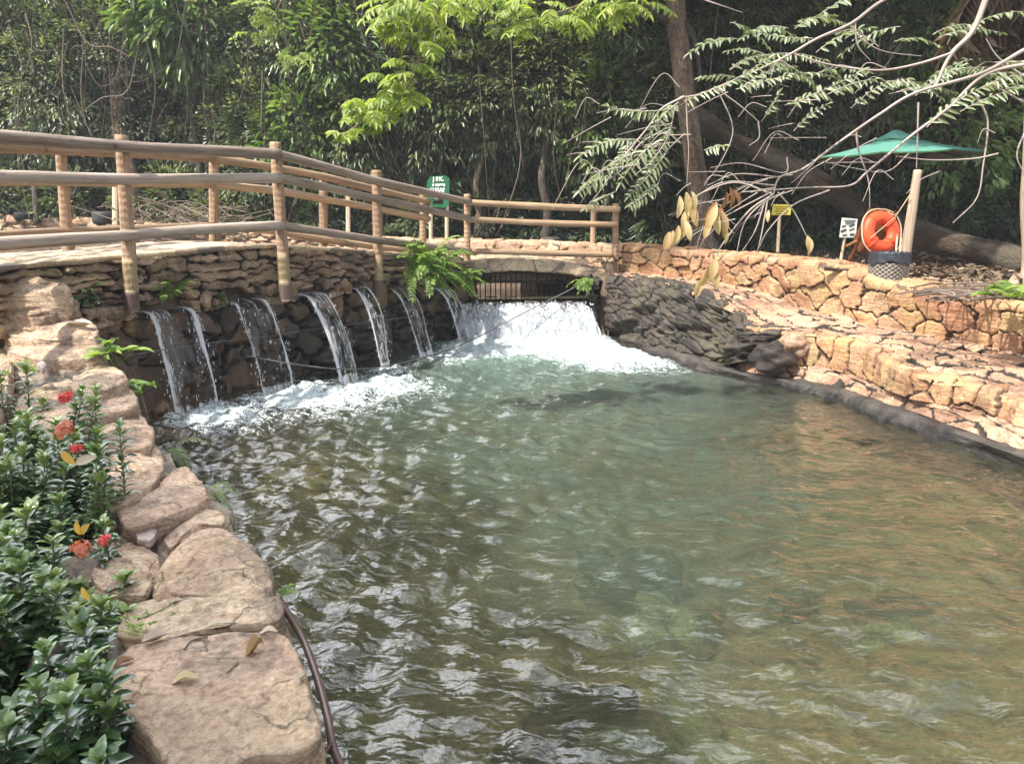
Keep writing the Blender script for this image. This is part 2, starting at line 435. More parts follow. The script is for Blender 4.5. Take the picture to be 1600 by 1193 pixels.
M['sub_dark'] = stone_mat('sub_dark', [(0.055, 0.05, 0.035), (0.07, 0.065, 0.04)], stain=0.3, strata=0.0, moss=0.4, mosscol=(0.05, 0.06, 0.03))
M['sub_pale'] = stone_mat('sub_pale', [(0.21, 0.215, 0.14), (0.19, 0.20, 0.12)], stain=0.15, strata=0.0, moss=0.3)
M['rail'] = wood_mat('rail', [(0.17, 0.125, 0.095), (0.31, 0.245, 0.195), (0.45, 0.375, 0.31)], rough=0.7, dark=.75)
M['rail_tan'] = wood_mat('rail_tan', [(0.20, 0.125, 0.075), (0.33, 0.225, 0.135), (0.43, 0.31, 0.195)], rough=0.7)
M['post'] = wood_mat('post', [(0.21, 0.13, 0.078), (0.32, 0.21, 0.13), (0.42, 0.295, 0.19)], rough=0.75, rings=0.2, ringscale=14)
M['post_sleeve'] = wood_mat('post_sleeve', [(0.25, 0.185, 0.095), (0.35, 0.275, 0.15)], rough=0.6, rings=0.25, ringscale=12)
M['post_tip'] = wood_mat('post_tip', [(0.10, 0.065, 0.05), (0.15, 0.10, 0.075)], rough=0.7)
M['bark'] = bark_mat('bark', [(0.10, 0.066, 0.044), (0.20, 0.14, 0.092), (0.33, 0.25, 0.18)])
M['bark_dark'] = bark_mat('bark_dark', [(0.03, 0.022, 0.017), (0.06, 0.045, 0.035), (0.10, 0.08, 0.06)])
M['bark_log'] = bark_mat('bark_log', [(0.03, 0.02, 0.012), (0.06, 0.04, 0.024), (0.10, 0.07, 0.042)], lichen=.2)
M['twig_pale'] = wood_mat('twig_pale', [(0.33, 0.27, 0.23), (0.45, 0.38, 0.34)], rough=0.7, dark=0.2)
M['twig'] = wood_mat('twig', [(0.12, 0.085, 0.06), (0.24, 0.185, 0.14)], rough=0.8)
M['pole'] = wood_mat('pole', [(0.30, 0.22, 0.15), (0.42, 0.33, 0.24)], rough=0.8)
M['leaf_pale'] = leaf_mat('leaf_pale', [(0.05, 0.08, 0.038), (0.12, 0.16, 0.08), (0.26, 0.30, 0.17), (0.48, 0.52, 0.34)], rough=0.36, trans=0.34, spec=.7)
M['leaf_broad'] = leaf_mat('leaf_broad', [(0.08, 0.14, 0.04), (0.15, 0.24, 0.07), (0.27, 0.36, 0.12)], rough=0.36, trans=0.4, spec=.6)
M['leaf_lance'] = leaf_mat('leaf_lance', [(0.035, 0.055, 0.027), (0.085, 0.115, 0.05), (0.17, 0.20, 0.085), (0.28, 0.30, 0.14)], rough=0.36, trans=0.3, spec=.6)
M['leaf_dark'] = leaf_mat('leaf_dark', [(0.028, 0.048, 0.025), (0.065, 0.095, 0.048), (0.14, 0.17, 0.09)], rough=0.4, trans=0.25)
M['leaf_lime'] = leaf_mat('leaf_lime', [(0.16, 0.24, 0.04), (0.24, 0.32, 0.05), (0.32, 0.38, 0.08)], rough=0.4, trans=0.5)
M['leaf_silver'] = leaf_mat('leaf_silver', [(0.14, 0.19, 0.085), (0.23, 0.27, 0.15), (0.32, 0.34, 0.23)], rough=0.38, trans=0.3, spec=0.7)
M['leaf_dry'] = leaf_mat('leaf_dry', [(0.40, 0.26, 0.12), (0.52, 0.38, 0.19), (0.58, 0.46, 0.27)], rough=0.6, trans=0.3)
M['leaf_rust'] = leaf_mat('leaf_rust', [(0.20, 0.09, 0.04), (0.28, 0.14, 0.06)], rough=0.6, trans=0.25)
M['leaf_fallen'] = leaf_mat('leaf_fallen', [(0.38, 0.30, 0.22), (0.46, 0.38, 0.30)], rough=0.6, trans=0.1)
M['leaf_litter'] = leaf_mat('leaf_litter', [(0.06, 0.036, 0.022), (0.11, 0.068, 0.04), (0.19, 0.13, 0.085), (0.30, 0.22, 0.15)], rough=0.7, trans=0.1)
M['leaf_shrub'] = leaf_mat('leaf_shrub', [(0.03, 0.07, 0.028), (0.055, 0.11, 0.038), (0.11, 0.18, 0.055), (0.22, 0.29, 0.09)], rough=0.24, trans=0.2, spec=0.8)
M['leaf_fern'] = leaf_mat('leaf_fern', [(0.10, 0.19, 0.035), (0.17, 0.27, 0.05), (0.25, 0.34, 0.08)], rough=0.45, trans=0.4)
M['leaf_yellow'] = leaf_mat('leaf_yellow', [(0.50, 0.33, 0.05), (0.52, 0.30, 0.06)], rough=0.4, trans=0.3)
M['palm_dry'] = leaf_mat('palm_dry', [(0.13, 0.09, 0.06), (0.22, 0.16, 0.11), (0.30, 0.23, 0.16)], rough=0.7, trans=0.2)
M['petal'] = leaf_mat('petal', [(0.55, 0.04, 0.04), (0.62, 0.08, 0.07), (0.66, 0.16, 0.13)], rough=0.5, trans=0.3)
M['petal_pink'] = leaf_mat('petal_pink', [(0.55, 0.16, 0.10), (0.60, 0.25, 0.17)], rough=0.5, trans=0.3)
M['tyre'] = plain_mat('tyre', (0.018, 0.018, 0.02), 0.8)
M['pot'] = plain_mat('pot', (0.05, 0.048, 0.05), 0.7)
M['orange'] = plain_mat('orange', (0.72, 0.085, 0.025), 0.5, 0.12, 9, dirt=0.15)
M['rope'] = plain_mat('rope', (0.50, 0.38, 0.24), 0.9, 0.3, 60)
M['cable'] = plain_mat('cable', (0.13, 0.13, 0.145), 0.5)
M['stand'] = plain_mat('stand', (0.22, 0.085, 0.028), 0.7, 0.35, 18, dirt=0.4)
M['liner'] = plain_mat('liner', (0.022, 0.027, 0.036), 0.35, 0.2, 40, spec=0.6, bs=0.8)
M['wicker'] = plain_mat('wicker', (0.22, 0.195, 0.17), 0.7, 0.35, 22, dirt=0.3)
M['sign_green'] = plain_mat('sign_green', (0.012, 0.13, 0.05), 0.5, 0.15, 6)
M['sign_white'] = plain_mat('sign_white', (0.66, 0.67, 0.62), 0.5, 0.1, 6, dirt=0.15)
M['sign_yellow'] = plain_mat('sign_yellow', (0.56, 0.48, 0.06), 0.5, 0.12, 6, dirt=0.15)
M['sign_black'] = plain_mat('sign_black', (0.02, 0.02, 0.02), 0.5)
M['sign_text'] = plain_mat('sign_text', (0.75, 0.78, 0.74), 0.5, 0.05)
M['canopy'] = leaf_mat('canopy', [(0.12, 0.33, 0.275), (0.15, 0.37, 0.31)], rough=.8, trans=.3, spec=.2)
M['canopy_lining'] = plain_mat('canopy_lining', (0.42, 0.42, 0.39), 0.8, 0.1, 4)
M['metal_dark'] = plain_mat('metal_dark', (0.02, 0.02, 0.022), 0.5)
M['grate'] = plain_mat('grate', (0.10, 0.09, 0.085), 0.6, metal=0.4, dirt=0.6)
M['hose'] = plain_mat('hose', (0.11, 0.062, 0.05), 0.35, 0.25, 20, spec=0.6)
# ---------------------------------------------------------------- stone-faced sheets (voronoi stones swept along a profile)
def voro(x, y, seed, jit=0.85):
    ix, iy = np.floor(x).astype(np.int64), np.floor(y).astype(np.int64)
    d1 = np.full(x.shape, 1e9); d2 = np.full(x.shape, 1e9)
    cid = np.zeros(x.shape); ox = np.zeros(x.shape); oy = np.zeros(x.shape)
    z0 = np.zeros_like(ix)
    for dy in (-1, 0, 1):
        for dx in (-2, -1, 0, 1, 2):
            a, b = ix + dx, iy + dy
            sx = a + 0.5 + jit * (_h(a, b, z0, seed) - 0.5) + 0.5 * (b % 2)
            sy = b + 0.5 + jit * (_h(a, b, z0 + 1, seed) - 0.5)
            d = np.hypot(x - sx, y - sy)
            near = d < d1
            d2 = np.where(near, d1, np.minimum(d2, d))
            d1 = np.where(near, d, d1)
            cid = np.where(near, _h(a, b, z0 + 2, seed), cid)
            ox = np.where(near, x - sx, ox); oy = np.where(near, y - sy, oy)
    return d1, d2, cid, ox, oy
def resample(poly, t):
    P = np.array([tuple(p) for p in poly])
    k = np.linspace(0, 1, len(P)) if len(t) == 2 and False else None
    return P
def loft(rows, res, smooth_rows=True):
    """rows: polylines with the same number of points -> grid of points (nu, nv, 3), u and v metres"""
    rows = [np.array([tuple(p) for p in (catmull(r, 10) if smooth_rows else r)]) for r in rows]
    s = np.concatenate([[0], np.cumsum(np.linalg.norm(np.diff(rows[0], axis=0), axis=1))])
    nu = max(2, int(s[-1] / res))
    u = np.linspace(0, s[-1], nu)
    G = [np.stack([np.interp(u, s, r[:, k]) for k in range(3)], -1) for r in rows]
    cols, vv, acc = [G[0]], [0.0], 0.0
    for a, b in zip(G[:-1], G[1:]):
        L = float(np.mean(np.linalg.norm(b - a, axis=1)))
        n = max(1, int(L / res))
        for i in range(1, n + 1):
            cols.append(a + (b - a) * i / n)
            vv.append(acc + L * i / n)
        acc += L
    P = np.stack(cols, 1)
    U = np.repeat(u[:, None], P.shape[1], 1)
    W = np.repeat(np.array(vv)[None], nu, 0)
    return P, U, W
def grid_normals(P, hint):
    du = np.gradient(P, axis=0); dv = np.gradient(P, axis=1)
    N = np.cross(du, dv)
    N /= np.linalg.norm(N, axis=2)[..., None] + 1e-9
    if np.sum(N * np.array(hint)) < 0: N = -N
    return N
def grid_quads(nu, nv):
    i, j = np.meshgrid(np.arange(nu - 1), np.arange(nv - 1), indexing='ij')
    return np.stack([i*nv+j, (i+1)*nv+j, (i+1)*nv+j+1, i*nv+j+1], -1).reshape(-1, 4)
def stone_sheet(name, rows, res, cell, depth, hint, mat, seed=1, joint=0.16, tilt=0.5, rough=0.02, warp=0.35, push=None, parent=None, jit=0.85, smooth_rows=True, damp=None, gap=1.3):
    P, U, W = loft(rows, res, smooth_rows)
    N = grid_normals(P, hint)
    q = np.stack([U, W, np.zeros_like(U)], -1)
    wx = (fbm(q * 2.5 / max(cell), 3, seed + 50) - 0.5) * warp * 2
    wy = (fbm(q * 2.5 / max(cell) + 31.7, 3, seed + 60) - 0.5) * warp * 2
    d1, d2, cid, ox, oy = voro(U / cell[0] + wx, W / cell[1] + wy, seed, jit)
    e = d2 - d1 + 0.07 * (fbm(q * 9.0 / max(cell), 3, seed + 70) - 0.5) * 2
    edge = sstep(0.0, joint, e)
    c2 = np.modf(cid * 57.31)[0]; c3 = np.modf(cid * 131.7)[0]; c4 = np.modf(cid * 311.9)[0]
    h = edge * (0.45 + 0.55 * c2) * depth
    h = h + edge * tilt * depth * ((c3 - 0.5) * ox + (c4 - 0.5) * oy)
    h = h + rough * (fbm(P * 7.0, 5, seed + 3) - 0.5) * 2 * (0.4 + 0.6 * edge)
    h = h + rough * 0.6 * (ridge(P * np.array([3.0, 3.0, 14.0]), 4, seed + 9) - 0.5) * edge
    if damp is not None: h = h * damp(U / U.max(), W / W.max())
    recess_shade = np.ones(U.shape)
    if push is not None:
        pu = push(P, U, W); h = h - pu; recess_shade = 1 - sstep(.12, .3, pu)  # shade of deep recesses painted in through the dark joint tone
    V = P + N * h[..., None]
    tone = np.stack([np.modf(cid * 17.77)[0], sstep(0.0, joint * gap, e) * recess_shade, c2], -1)
    me = mesh_np(name, V.reshape(-1, 3), grid_quads(*U.shape), tone.reshape(-1, 3))
    return link(name, me, mat, parent)

# ---------------------------------------------------------------- plan of the place
FEET = [(-3.44, 8.08), (-2.86, 9.0), (-2.12, 9.5), (-1.78, 10.3), (-1.34, 11.26), (-0.8, 12.2)]
WALL = [(-5.0, 6.1), (-4.45, 7.1), (-3.85, 8.1), (-3.15, 9.15), (-2.5, 10.1), (-1.9, 11.2), (-1.3, 12.3), (-1.0, 12.9)]   # face of the weir
def wall_pts(z): return [Vector((x, y, z)) for x, y in WALL]
WN = Vector((0.84, -0.54, 0))
TOPY = [(955, 437, 13.0), (1040, 447, 12.0), (1105, 468, 11.0), (1150, 495, 10.25), (1165, 514, 9.9), (1222, 522, 9.55), (1296, 532, 9.15), (1357, 549, 8.6), (1395, 570, 8.05), (1431, 590, 7.6), (1532, 610, 7.1), (1600, 636, 6.6), (1720, 690, 5.8), (1900, 780, 4.9), (2150, 900, 4.1)]
BANK_TOP = [at_y(*p) for p in TOPY]
for i, p in enumerate(BANK_TOP[12:]): p.z = 0.40
WL_PX = [(945, 531), (1060, 570), (1100, 583), (1136, 590), (1165, 596), (1222, 606), (1296, 626), (1357, 650), (1400, 664), (1450, 682), (1532, 708), (1600, 733), (1720, 785), (1900, 880), (2150, 1010)]
WATERLINE = [at_z(px, py, 0.0) for px, py in WL_PX]
SKIRT_TOP = [at_z(px, py, z) for px, py, z in [(946, 520, .1), (1062, 542, .22), (1102, 556, .22), (1138, 568, .19), (1168, 576, .17), (1225, 583, .18), (1298, 597, .19), (1359, 616, .2), (1403, 630, .2), (1455, 648, .2), (1537, 677, .2), (1604, 700, .2), (1725, 750, .2), (1905, 840, .2), (2155, 960, .2)]]
SKIRT_TOP = [p + (w - p) * .12 + Vector((0, 0, -.065)) for p, w in zip(SKIRT_TOP, WATERLINE)]
UPB = [(962, 428, 14.0), (1060, 441, 13.2), (1127, 447, 12.3), (1195, 460, 11.3), (1262, 485, 10.3), (1313, 497, 9.9), (1377, 517, 9.4), (1448, 528, 8.95), (1543, 548, 8.4), (1600, 560, 8.05), (1750, 600, 7.3), (1950, 660, 6.5), (2250, 760, 5.7)]
UPT = [(962, 388, 14.0), (1060, 396, 13.2), (1127, 402, 12.3), (1195, 408, 11.3), (1262, 415, 10.3), (1313, 424, 9.9), (1377, 444, 9.4), (1448, 457, 8.95), (1543, 474, 8.4), (1600, 485, 8.05), (1750, 512, 7.3), (1950, 560, 6.5), (2250, 640, 5.7)]
UP_BASE = [at_y(*p) for p in UPB]
UP_TOP = [at_y(*p) for p in UPT]
GZ = 1.22      # ground behind the upper wall
EDGE_PX = [(545, 1290, .5), (505, 1200, .5), (470, 1060, .5), (440, 960, .5), (425, 900, .53), (330, 765, .57), (255, 700, .62), (218, 640, .7), (198, 600, .78), (185, 572, .86), (160, 545, .95), ]
EDGE = [at_z(*p) for p in EDGE_PX] + [at_y(140, 515, 6.85), at_y(122, 475, 7.0), at_y(100, 450, 7.05), at_y(44, 415, 7.0)]
EDGE = [Vector((0.9, 0.1, .5)), Vector((0.2, 0.75, .5)), Vector((-.3, 1.3, .5))] + EDGE[1:]

# pool outline (counter-clockwise in plan), used for the bed and the ground
POOL = [(p.x, p.y) for p in EDGE] + [(x, y) for x, y in WALL[3:]] + [(1.45, 12.9)] + [(p.x, p.y) for p in WATERLINE] + [(6.5, -3), (0.9, -3)]
def inside(px, py, poly):
    r = np.zeros(px.shape, bool)
    n = len(poly)
    for i in range(n):
        x1, y1 = poly[i]; x2, y2 = poly[(i + 1) % n]
        c = ((y1 > py) != (y2 > py)) & (px < (x2 - x1) * (py - y1) / (y2 - y1 + 1e-12) + x1)
        r ^= c
    return r
def seg_dist(px, py, pts, closed=False):
    d = np.full(px.shape, 1e9)
    n = len(pts)
    for i in range(n if closed else n - 1):
        x1, y1 = pts[i][:2]; x2, y2 = pts[(i + 1) % n][:2]
        dx, dy = x2 - x1, y2 - y1
        t = np.clip(((px - x1) * dx + (py - y1) * dy) / (dx * dx + dy * dy + 1e-12), 0, 1)
        d = np.minimum(d, np.hypot(px - x1 - t * dx, py - y1 - t * dy))
    return d
def bed_z(x, y):
    deep = 0.34 + 0.75 * np.exp(-(((x - 0.9) / 1.6) ** 2 + ((y - 7.2) / 3.6) ** 2)) + 0.35 * np.exp(-(((x + 0.6) / 2.2) ** 2 + ((y - 9.5) / 2.5) ** 2))
    p = np.stack([x, y, np.zeros_like(x)], -1)
    return -deep + 0.16 * (fbm(p * 1.4, 4, 71) - 0.5) + 0.06 * (fbm(p * 6, 3, 72) - 0.5)

# ---------------------------------------------------------------- ground: one sheet to the horizon, cut out where the pool and the stream lie
def axis(lo, hi, fine_lo, fine_hi, step):
    a = list(np.arange(fine_lo, fine_hi + 1e-6, step))
    x, s = fine_hi, step
    while x < hi: s *= 1.35; x += s; a.append(x)
    x, s = fine_lo, step
    while x > lo: s *= 1.35; x -= s; a.insert(0, x)
    return np.array(a)
def ground_z(X, Y):
    p = np.stack([X, Y, np.zeros_like(X)], -1)
    z = GZ + 0.10 * (fbm(p * 0.8, 4, 5) - 0.5) + 0.05 * (fbm(p * 3.0, 3, 6) - 0.5)
    z = z + 0.6 * sstep(-5.0, -8.0, X) * sstep(15, 17.5, Y)
    z = z + 1.2 * sstep(24, 40, Y)
    lb = sstep(-0.2, -1.2, X) * sstep(9.5, 5.5, Y)          # left bank, falling towards the camera
    ex = np.interp(Y, [q.y for q in EDGE], [q.x for q in EDGE]); ez = np.interp(Y, [q.y for q in EDGE], [q.z for q in EDGE])
    left = ez - 0.30 + 0.16 * sstep(-0.8, -2.2, X - ex) + 0.06 * (fbm(p * 2.1, 3, 8) - 0.5)
    z = np.where((X < 0.9 + 0.0 * Y) & (Y < 9), left + (z - left) * sstep(7.2, 9.0, Y), z)
    z = np.where((X >= 0.9) & (Y < 3) & (X < 6), 0.3, z)
    return z
gx = axis(-120, 120, -9, 9, 0.14); gy = axis(-60, 160, -1, 19, 0.14)
GX, GY = np.meshgrid(gx, gy, indexing='ij')
Zg = ground_z(GX, GY)
inp = inside(GX, GY, POOL)
Zg = np.where(inp, -1.6, Zg)
STREAM = [(-0.95, 12.85), (1.5, 12.85), (1.6, 14.2), (-1, 15.3), (-4, 16.6), (-14, 17.2), (-14, 8.0), (-5.6, 7.3), (-4.0, 9.8), (-2.8, 11.5)]
Zg = np.where(inside(GX, GY, STREAM) & ~inp, 0.35, Zg)
terr = [(p.x, p.y) for p in WATERLINE] + [(p.x + .25, p.y + .25) for p in reversed(UP_BASE)]
Zg = np.where(inside(GX, GY, terr) & ~inp, -0.2, Zg)
g = link('ground', mesh_np('ground', np.stack([GX, GY, Zg], -1).reshape(-1, 3), grid_quads(*GX.shape), np.tile([0.5, 1, .5], (GX.size, 1))), M['ground'])
tag(g, 'dark leaf-strewn earth under the trees around the pool', 'ground', kind='structure')

# ---------------------------------------------------------------- pool bed and water
bx = np.arange(-5.6, 7.6, 0.06); by = np.arange(-3.2, 13.6, 0.06)
BX, BY = np.meshgrid(bx, by, indexing='ij')
BZ = bed_z(BX, BY)
d1_, d2_, cid_, _, _ = voro(BX / 0.3 + fbm(np.stack([BX, BY, BX * 0], -1) * 3, 2, 4), BY / 0.3, 14)
eb = sstep(0, .25, d2_ - d1_)
BZ = BZ + eb * 0.05 * cid_
b = link('pool_bed', mesh_np('pool_bed', np.stack([BX, BY, BZ], -1).reshape(-1, 3), grid_quads(*BX.shape), np.stack([cid_, 0.4 + 0.6 * eb, cid_], -1).reshape(-1, 3)), M['bed'])
tag(b, 'brown stony bed seen through the shallow pool water', 'pool bed', kind='structure')

FALLA, FALLB = np.array([-0.75, 12.35]), np.array([1.45, 12.6])
def foam_field(X, Y):
    p = np.stack([X, Y, np.zeros_like(X)], -1)
    f = np.zeros_like(X)
    for k, (x, y) in enumerate(FEET):
        s = [0.50, 0.72, 0.55, 0.34, 0.30, 0.36][k]
        cx, cyy = x + 0.30 * (1 if k < 3 else .4), y - 0.22 * (1 if k < 3 else .4)
        dx, dy = X - cx, Y - cyy
        a = (dx * 0.84 - dy * 0.54); c = (dx * 0.54 + dy * 0.84)
        a = np.where(a > 0, a / (1.75 if k < 3 else 1.0), a / 0.7)
        f = np.maximum(f, 1.35 * np.exp(-((a / s) ** 2 + (c / (s * 1.15)) ** 2)))
    t = np.clip((X - FALLA[0]) / (FALLB[0] - FALLA[0]), 0, 1)
    yl = FALLA[1] + t * (FALLB[1] - FALLA[1])
    reach = 1.75 + 1.7 * sstep(0.35, 1.0, t) + 0.5 * sstep(0.25, 0.0, t)
    cen = X - 0.34 * np.maximum(0, yl - Y)
    lat = sstep(-1.35, -0.7, X + 0.15 * (yl - Y)) * sstep(1.95, 1.35, cen)
    c = 1.35 * lat * (1 - sstep(0.35, 1.0, (yl - Y) / reach)) 
    f = np.maximum(f, c)
    w = fbm(p * 1.3, 4, 31)
    return f * (0.62 + 0.75 * w), np.exp(-np.maximum(0, yl - Y) / 2.1) * sstep(-2.4, -0.4, X) * sstep(3.2, 1.2, cen)
wx_ = np.arange(-5.4, 7.5, 0.028); wy_ = np.arange(-1.0, 13.45, 0.028)
WX, WY = np.meshgrid(wx_, wy_, indexing='ij')
F, AER = foam_field(WX, WY)
rng = np.random.default_rng(5)
pw = np.stack([WX, WY, np.zeros_like(WX)], -1)
dwx = WX + 0.22 * (fbm(pw * 0.7, 2, 41) - 0.5) * 2; dwy = WY + 0.22 * (fbm(pw * 0.7 + 40, 2, 42) - 0.5) * 2
H = np.zeros_like(WX)
for k in range(64):
    lam = 0.085 * (8 ** rng.random())
    th = math.atan2(-0.75, 0.65) + rng.normal() * (1.25 if lam < .3 else .7)
    amp = 0.0058 * lam ** 1.0 / 0.5
    ph = rng.random() * 7
    env = 0.12 + 1.75 * vnoise(pw * (0.55 / lam ** 0.5) + k * 3.1, 90 + k)
    sarg = 2 * math.pi / lam * (dwx * math.cos(th) + dwy * math.sin(th)) + ph
    H += amp * env * (np.sin(sarg) + 0.25 * np.sin(2 * sarg + 1.0))
turb = 0.50 + 0.22 * sstep(1.0, -1.2, WX) + 0.5 * np.exp(-seg_dist(WX, WY, FEET) / 2.2) + 0.25 * AER - .12 * sstep(.4, 2.6, WX)
H = H * np.minimum(turb, 1.7) + np.clip(F, 0, 1.0) * (0.03 + 0.055 * (fbm(pw * 2.6, 3, 51) - 0.5) + 0.03 * (fbm(pw * 9, 2, 52) - 0.5))
H += 0.10 * np.exp(-np.maximum(0, (12.5 - WY)) / 0.35) * sstep(-1.0, -0.5, WX) * sstep(1.8, 1.3, WX)
DEPTH = -bed_z(WX, WY)
murk = 1 - np.exp(-np.clip(DEPTH, 0, 3) * 1.05)
green = np.clip(sstep(0.36, 0.74, DEPTH + 0.25 * (fbm(pw * 0.6, 3, 61) - 0.5)), 0, 1)
keep = inside(WX, WY, [(x * 1.0, y) for x, y in POOL]) | (seg_dist(WX, WY, POOL, True) < 0.30)
keepq = (keep[:-1, :-1] & keep[1:, :-1] & keep[1:, 1:] & keep[:-1, 1:]).ravel()
Qw = grid_quads(*WX.shape)[keepq]
used = np.unique(Qw); remap = np.zeros(WX.size, int); remap[used] = np.arange(len(used))
Vw = np.stack([WX, WY, H], -1).reshape(-1, 3)[used]
me = mesh_np('pool_water', Vw, remap[Qw], extra={'foam': np.clip(F, 0, 1.6).ravel()[used], 'aer': AER.ravel()[used], 'murk': murk.ravel()[used], 'green': green.ravel()[used]})

def water_mat(name):
    m, nt = new_mat(name)
    pos = nd(nt, 'ShaderNodeTexCoord').outputs['Object']
    A = lambda s: nd(nt, 'ShaderNodeAttribute', attribute_name=s).outputs['Fac']
    foam, aer, murk_, green_ = A('foam'), A('aer'), A('murk'), A('green')
    rotv = nd(nt, 'ShaderNodeMapping', {'Vector': pos, 'Rotation': (0, 0, R(28)), 'Scale': (5.5, 11, 8)}).outputs[0]
    n1 = noise(nt, rotv, 1.0, 6, 0.6, 1.4)
    nb = noise(nt, rotv, 1.5, 2.4, 0.45, 0.8)
    n2 = noise(nt, scaled(nt, pos, (26, 30, 26)), 1.0, 5, 0.6, 0.8)
    n3 = noise(nt, pos, 0.9, 5, 0.55)
    h = math_n(nt, 'ADD', math_n(nt, 'MULTIPLY', nb, 0.90), math_n(nt, 'MULTIPLY', n2, 0.10))
    nrm = bump(nt, h, 0.36, 0.05)
    mc = mixc(nt, green_, (0.090, 0.080, 0.048), (0.068, 0.090, 0.064))
    mc = mixc(nt, smap(nt, n3, 0.4, 0.62, 0, 0.6), mc, (0.068, 0.068, 0.038))
    mc = mixc(nt, math_n(nt, 'MULTIPLY', aer, 0.85), mc, (0.27, 0.41, 0.37))
    mk = math_n(nt, 'ADD', math_n(nt, 'MULTIPLY', murk_, 0.9), math_n(nt, 'MULTIPLY', aer, 0.5), clamp=True)
    tr = nd(nt, 'ShaderNodeBsdfTransparent', {'Color': (0.80, 0.86, 0.72, 1)})
    df = nd(nt, 'ShaderNodeBsdfDiffuse', {'Color': mc})
    body = nd(nt, 'ShaderNodeMixShader', {0: mk, 1: tr.outputs[0], 2: df.outputs[0]})
    gl = nd(nt, 'ShaderNodeBsdfGlossy', {'Roughness': 0.03, 'Normal': nrm, 'Color': (1, 1, 1, 1)})
    fr = nd(nt, 'ShaderNodeFresnel', {'IOR': 1.45, 'Normal': nrm})
    w = nd(nt, 'ShaderNodeMixShader', {0: math_n(nt, 'MULTIPLY', fr.outputs[0], 1.4, clamp=True), 1: body.outputs[0], 2: gl.outputs[0]})
    v = nd(nt, 'ShaderNodeTexVoronoi', {'Vector': nd(nt, 'ShaderNodeVectorMath', {0: scaled(nt, pos, (7, 9, 8)), 1: nd(nt, 'ShaderNodeTexNoise', {'Vector': pos, 'Scale': 5.0, 'Detail': 4.0}).outputs['Color']}, operation='ADD').outputs[0], 'Randomness': 1.0}, feature='DISTANCE_TO_EDGE').outputs[0]
    fn = math_n(nt, 'ADD', math_n(nt, 'MULTIPLY', n1, 0.6), math_n(nt, 'ADD', math_n(nt, 'MULTIPLY', n2, 0.7), math_n(nt, 'MULTIPLY', v, -0.55)))
    fgate = math_n(nt, 'MULTIPLY', foam, 2.6, clamp=True)
    fm = smap(nt, math_n(nt, 'ADD', math_n(nt, 'MULTIPLY', foam, 0.85), math_n(nt, 'MULTIPLY', math_n(nt, 'MULTIPLY', math_n(nt, 'SUBTRACT', fn, 0.60), 3.2), fgate)), 0.36, 0.92)
    fcol = mixc(nt, smap(nt, fn, 0.4, 0.66), (0.30, 0.42, 0.42), (0.62, 0.68, 0.70))
    fo = nd(nt, 'ShaderNodeBsdfPrincipled', {'Base Color': fcol, 'Roughness': 0.5, 'Normal': bump(nt, fn, 0.6, 0.04)})
    out(nt, nd(nt, 'ShaderNodeMixShader', {0: fm, 1: w.outputs[0], 2: fo.outputs[0]}).outputs[0])
    return m
M['water'] = water_mat('water')
w = link('pool_water', me, M['water'])
tag(w, 'rippled green-brown water of the pool with white foam under the falls', 'water', kind='structure')

def still_mat(name, col):
    m, nt = new_mat(name)
    pos = nd(nt, 'ShaderNodeTexCoord').outputs['Object']
    h = noise(nt, scaled(nt, pos, (3, 3, 3)), 1.0, 3)
    p = nd(nt, 'ShaderNodeBsdfPrincipled', {'Base Color': rgb(col), 'Roughness': 0.04, 'IOR': 1.33, 'Normal': bump(nt, h, 0.06, 0.02)})
    out(nt, p.outputs[0])
    return m
M['still'] = still_mat('still', (0.06, 0.055, 0.035))
mb = MB()
def flat_poly_grid(mb, poly, z, step=0.3):
    P = np.array(poly); x = np.arange(P[:, 0].min() - step, P[:, 0].max() + step, step); y = np.arange(P[:, 1].min() - step, P[:, 1].max() + step, step)
    X, Y = np.meshgrid(x, y, indexing='ij')
    k = inside(X, Y, poly) | (seg_dist(X, Y, poly, True) < step * 1.0)
    Q = grid_quads(*X.shape)[(k[:-1, :-1] & k[1:, :-1] & k[1:, 1:] & k[:-1, 1:]).ravel()]
    mb.add(np.stack([X, Y, np.full_like(X, z)], -1).reshape(-1, 3), Q)
flat_poly_grid(mb, [(-5.3, 8.6), (-4.2, 10.4), (-3.0, 12.2), (-2.6, 13.6), (-3.2, 16.2), (-14, 16.8), (-14, 8.2)], 1.25)
st = mb.build('stream_water', M['still'])
tag(st, 'calm grey stream water held behind the bridge', 'water', kind='structure')
mb = MB()
flat_poly_grid(mb, [(-0.75, 13.0), (1.35, 13.15), (1.35, 14.3), (-0.75, 14.9)], 0.66, 0.1)
st = mb.build('channel_water', M['still'])
tag(st, 'dark water sliding under the slab towards the wide cascade', 'water', kind='structure')

# ---------------------------------------------------------------- right bank
conc = stone_sheet('concrete_skirt', [[p - Vector((0, 0, .9)) + Vector((-.06, -.02, 0)) for p in WATERLINE], [p + Vector((0, 0, .03)) for p in WATERLINE], SKIRT_TOP, [p + Vector((.025, .012, .004)) for p in SKIRT_TOP], [p + Vector((.22, .12, .0)) for p in SKIRT_TOP]], 0.02, (0.9, 0.5), 0.004, (-1, -.5, .6), M['concrete'], 3, rough=0.024, tilt=0.0)
for p in SKIRT_TOP[3:]: p.z += .012
tag(conc, 'rough grey concrete skirt along the right waterline below the stone kerb', 'concrete edge')
k0 = 3
BT = BANK_TOP
sk_in = [p + Vector((.20, .12, .012)) for p in SKIRT_TOP]
base_out = [Vector((b.x * .78 + s.x * .22, b.y * .78 + s.y * .22, 0.235 if i > 3 else 0.3)) for i, (b, s) in enumerate(zip(BT, sk_in))]
